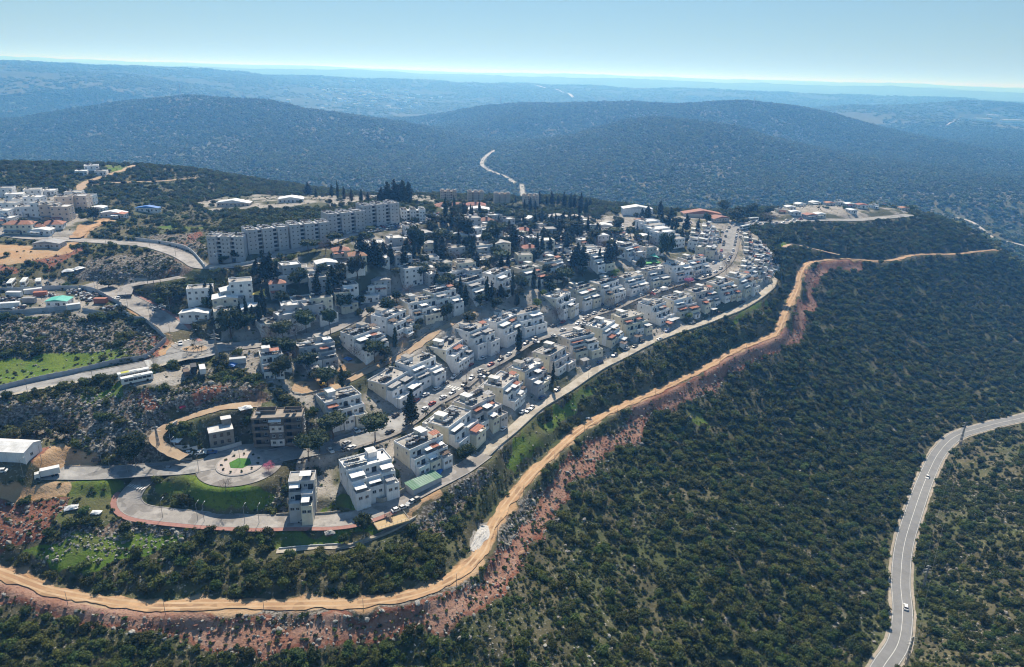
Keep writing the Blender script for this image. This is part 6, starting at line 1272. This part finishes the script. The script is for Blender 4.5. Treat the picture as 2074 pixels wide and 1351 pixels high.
    b = MB(); [b.tube((x, y, 0), (x*.6, y, 2.4), .08, None, 5) for x in (-1.4, 1.4) for y in (-1, 1)]; b.box(-.9, .9, -1.1, 1.1, 1.3, 1.42); b.hexa([(-.4, -3.2, .3), (.4, -3.2, .3), (.4, -1.1, 1.4), (-.4, -1.1, 1.4), (-.4, -3.2, .4), (.4, -3.2, .4), (.4, -1.1, 1.5), (-.4, -1.1, 1.5)]); b.build('climbing_frame', [M_SHEETB], e); tag(e, 'sandy fenced playground below the end houses', 'playground')
    # teal shed, containers, scrap
    flat_house(120, 606, .12, 71, 10, 7, 1, M_TEAL, M_PW, 'shed with bright teal roof in the scrap yard', 'single buildings')
    for i, (x, y, c_, nm, w) in enumerate([(205,613,M_SHEETR,'rust red',6),(83,600,M_SHEETR,'brown red',6),(68,594,M_SHEET,'white',8),(30,600,M_SHEET,'white',7),(20,622,M_SHEET,'white',9),(150,625,M_SHEET,'white',6),(60,612,M_SHEETG,'grey',6),(482,735,M_WALLW,'white',7),(160,958-12,M_SHEETB,'dark',4)][:8]):
        P = hit(x, y); e = empty('shipping_container', P, .1+.25*(i % 3)); keep(P, 4); b = MB(); b.box(-w/2, w/2, -1.25, 1.25, 0, 2.5); b.build('box', [c_], e)
        for q in np.linspace(-w/2+.3, w/2-.3, int(w*1.6)): MB().box(q-.06, q+.06, -1.31, -1.252, .1, 2.4).build('rib', [c_], e)
        want(e, '%s metal container' % nm, 'container', 'containers in yards', x, y)
    rg = random.Random(77)
    for i, (x, y) in enumerate([(150,592),(165,597),(175,603),(185,609),(190,601),(10,608),(25,612),(100,600),(40,625),(225,625)]):
        P = hit(x, y); b = MB()
        for k in range(42): q = [rg.gauss(0, 1.5), rg.gauss(0, 1.5)]; s = rg.uniform(.3, .9); z = rg.uniform(0, 1.3); b.box(q[0]-s, q[0]+s*.6, q[1]-s*.5, q[1]+s*.7, z-.4, z+s*.5, rg.choice([0, 0, 1, 2, 3]))
        o = b.build('scrap_heap', [M_DARKM, M_SHEETG, M_SHEET, M_SHEETB], None, loc=P); tag(o, kind='stuff'); want(o, 'dark heap of scrap metal', 'scrap', 'scrap heaps', x, y)
    # shade sails and tarps
    for x, y, w, mat, ds in [(523,606,8,M_YEL,'yellow square shade sail over the play corner'),(1322,527,7,M_TEAL,'turquoise shade sail beside the green court')]:
        P = hit(x, y); e = empty('shade_sail', P, .4); b = MB(); n = 8
        for i in range(n):
            for j in range(n):
                def s_(u, v): return ((u-.5)*w*(1-.18*math.sin(math.pi*v)), (v-.5)*w*(1-.18*math.sin(math.pi*u)), 3.2+1.0*((u-.5)*(v-.5)*4))
                b.quad(s_(i/n, j/n), s_((i+1)/n, j/n), s_((i+1)/n, (j+1)/n), s_(i/n, (j+1)/n))
        b.build('sail', [mat], e); [MB().tube((sx*w/2, sy*w/2, -.3), (sx*w/2, sy*w/2, 3.3+1.0*sx*sy), .07, None, 5).build('post', [M_GALV], e) for sx in (-1, 1) for sy in (-1, 1)]; tag(e, ds, 'shade sail')
    P = hit(1312, 530); o = MB().box(-8, 8, -5, 5, -.5, .22).build('sports_court', [M_COURT], None, loc=P, rz=.4); tag(o, 'bright green sports court in the middle of the village', 'sports court')
    for x, y, mat, ds, s in [(467,740,M_BLUE,'crumpled blue tarpaulin heap beside the palm junction',2.6),(370,826,pmat('crimson_tarp', (.5, .03, .07)),'small crimson tarpaulin on the dirt loop',1.2),(888,957,M_BLUE,'blue tarpaulin beside the green garage',2.0),(497,828,M_SHEET,'pale plastic sheets dumped beside the dirt road',2.6),(145,1030,M_SHEET,'collapsed white hut in the lower left scrub',2.2),(195,1040,M_SHEET,'pale debris sheet in the lower left scrub',1.7),(1190,868-20,M_SHEET,'white boulder-like sheet on the green bank',1.0),(705,728,M_BLUE,'blue tarpaulin roof below the pine',2.0),(160,545,M_SHEET,'sagging white sheet roof on the rubble field',3.0),(138,550,M_SHEET,'long white tin roof on the rubble field',3.2),(360,892,M_SHEET,'small tin shed roof inside the curved wall',2.4),(668,1080,M_RG,'flat grey slab shelter on the lawn',1.8)]:
        P = hit(x, y); r = np.random.default_rng(int(x)); n = 7; V = [(s*(i/(n-1)-.5)*2+r.normal(0, .06), s*(j/(n-1)-.5)*1.4+r.normal(0, .06), .5+.35*s*math.sin(math.pi*i/(n-1))*math.sin(math.pi*j/(n-1))+r.normal(0, .10)) for j in range(n) for i in range(n)]; m_ = len(V); V += [(v[0], v[1], v[2]-.12) for v in V]
        F = [(j*n+i, j*n+i+1, (j+1)*n+i+1, (j+1)*n+i) for j in range(n-1) for i in range(n-1)]; F += [tuple(m_+q for q in f[::-1]) for f in F]
        b = MB(); b.v = V; b.f = F; b.m = [0]*len(F); o = b.build('tarpaulin', [mat], None, loc=P, rz=r.uniform(0, 3)); tag(o, ds, 'tarpaulin'); MB().box(-s*.8, s*.8, -s*.5, s*.5, -.6, .45).build('heap', [M_SHEETB], o)
    # yellow digger
    P = hit(652, 782); e = empty('excavator', P, .6); ym = pmat('digger_yellow', (0.62, 0.40, 0.04), None, .8, .5)
    for s in (-1, 1): b = MB(); b.prism([(s*1.0-.28, -1.6), (s*1.0+.28, -1.6), (s*1.0+.28, 1.6), (s*1.0-.28, 1.6)], 0, .75); b.build('crawler_track', [M_DARKM], e)
    MB().box(-1.2, 1.2, -1.2, 1.9, .85, 1.7).build('body', [ym], e); b = MB(); b.box(-1.1, -.1, -1.3, .2, 1.7, 2.8); b.build('cab', [M_GLASS], e); b = MB(); b.tube((.5, -.8, 1.6), (.5, -3.2, 3.8), .22, .18, 5); b.tube((.5, -3.2, 3.8), (.5, -4.8, 1.6), .18, .13, 5); b.build('arm', [ym], e); MB().hexa([(.0, -5.2, .9), (1, -5.2, .9), (1, -4.5, .9), (.0, -4.5, .9), (.0, -5.0, 1.7), (1, -5.0, 1.7), (1, -4.6, 1.7), (.0, -4.6, 1.7)]).build('bucket', [M_DARKM], e); tag(e, 'yellow excavator standing by the rounded park path end', 'excavator')
    # long garden stair
    P = hit(535, 735); Q = hit(553, 790); e = empty('garden_stair', P, 0); n = 16
    for i in range(n): t = i/(n-1); x, y = (Q-P)[:2]*t; MB().box(x-1.3, x+1.3, y-.9, y+.9, float(height(P[0]+x, P[1]+y)[0])-P[2]-.5, float(height(P[0]+x, P[1]+y)[0])-P[2]+.35).build('step', [M_KERB], e)
    tag(e, 'long concrete garden stair descending through dark trees', 'stairs')
    # far settlements
    hm = MB().box(-1, 1, -.8, .8, -.6, 1.0).mesh('distant_house', [M_PW]); rg = random.Random(5)
    for i in range(95):
        x, y = rg.gauss(745, 75), rg.gauss(198, 12)
        if not (560 < x < 900 and 172 < y < 222): continue
        P = hit(x, y)
        if np.hypot(P[0], P[1]) < 3300: continue
        s = rg.uniform(8, 15); o = put('distant_house', hm, None, P, rg.uniform(0, 3), (s, s, s*.7)); tag(o, 'tiny pale house of the hazy far-off village', 'house', 'houses of the far-off village')
    for x, y, w, ds in [(1990,243,60,'long white hall on the hazy right plateau'),(2050,246,90,'longer white hall at the right picture edge'),(2010,236,40,'short pale hall behind the long halls'),(800,222,60,'pale long roof at the edge of the far village'),(735,188,45,'white hall in the far village'),(710,164,50,'pale bright roof above the far village')]:
        P = hit(x, y); w *= 1.4; o = MB().box(-w/2, w/2, -14, 14, -6, 9).build('distant_hall', [M_RW], None, loc=P, rz=rg.uniform(-.1, .1)); MB().box(-w/2-1, w/2+1, -15, 15, 9, 10).build('roof', [M_RW], o); tag(o, ds, 'hall', 'far halls')
    for nm, pp, w in (('distant_road', [(1060,171),(1095,176),(1130,183),(1150,190),(1162,199)], 26), ('distant_track', [(1915,258),(1930,248),(1945,238)], 8)):
        P = spline(np.array([hit(*p) for p in pp]), 15); P[:, 2] = height(P[:, 0], P[:, 1])+2; o = strip(nm, P, w/2, -w/2, 2.5, M_FAR); tag(o, 'pale road crossing the distant hills' if nm == 'distant_road' else 'pale track up the right plateau', 'road')
buildings()
town_trees()
gardens()
vehicles()
walls_and_poles()
places()
bushes()
finish_labels()
# ------------------------------------------------------------------ air
def haze():
    zlo = float(GZ.min())-1.5; zhi = max(CAMZ, float(GZ.max()))+30
    hb = MB().box(-38000, 38000, -2500, 38000, zlo, zhi).build('haze', pmat('_h', (1, 1, 1)))
    m = bpy.data.materials.new('haze_air'); m.use_nodes = True; t = m.node_tree
    for n_ in list(t.nodes):
        if n_.type != 'OUTPUT_MATERIAL': t.nodes.remove(n_)
    pv = t.nodes.new('ShaderNodeVolumePrincipled'); pv.inputs['Color'].default_value = (*HAZE_COLOR, 1); pv.inputs['Density'].default_value = HAZE_DENSITY
    pv.inputs['Absorption Color'].default_value = (1, 1, 1, 1); pv.inputs['Anisotropy'].default_value = 0.4
    t.links.new(pv.outputs[0], t.nodes['Material Output'].inputs['Volume'])
    hb.data.materials.clear(); hb.data.materials.append(m)
    tag(hb, 'blue haze hanging over the distant hills', 'haze', kind='stuff')
haze()
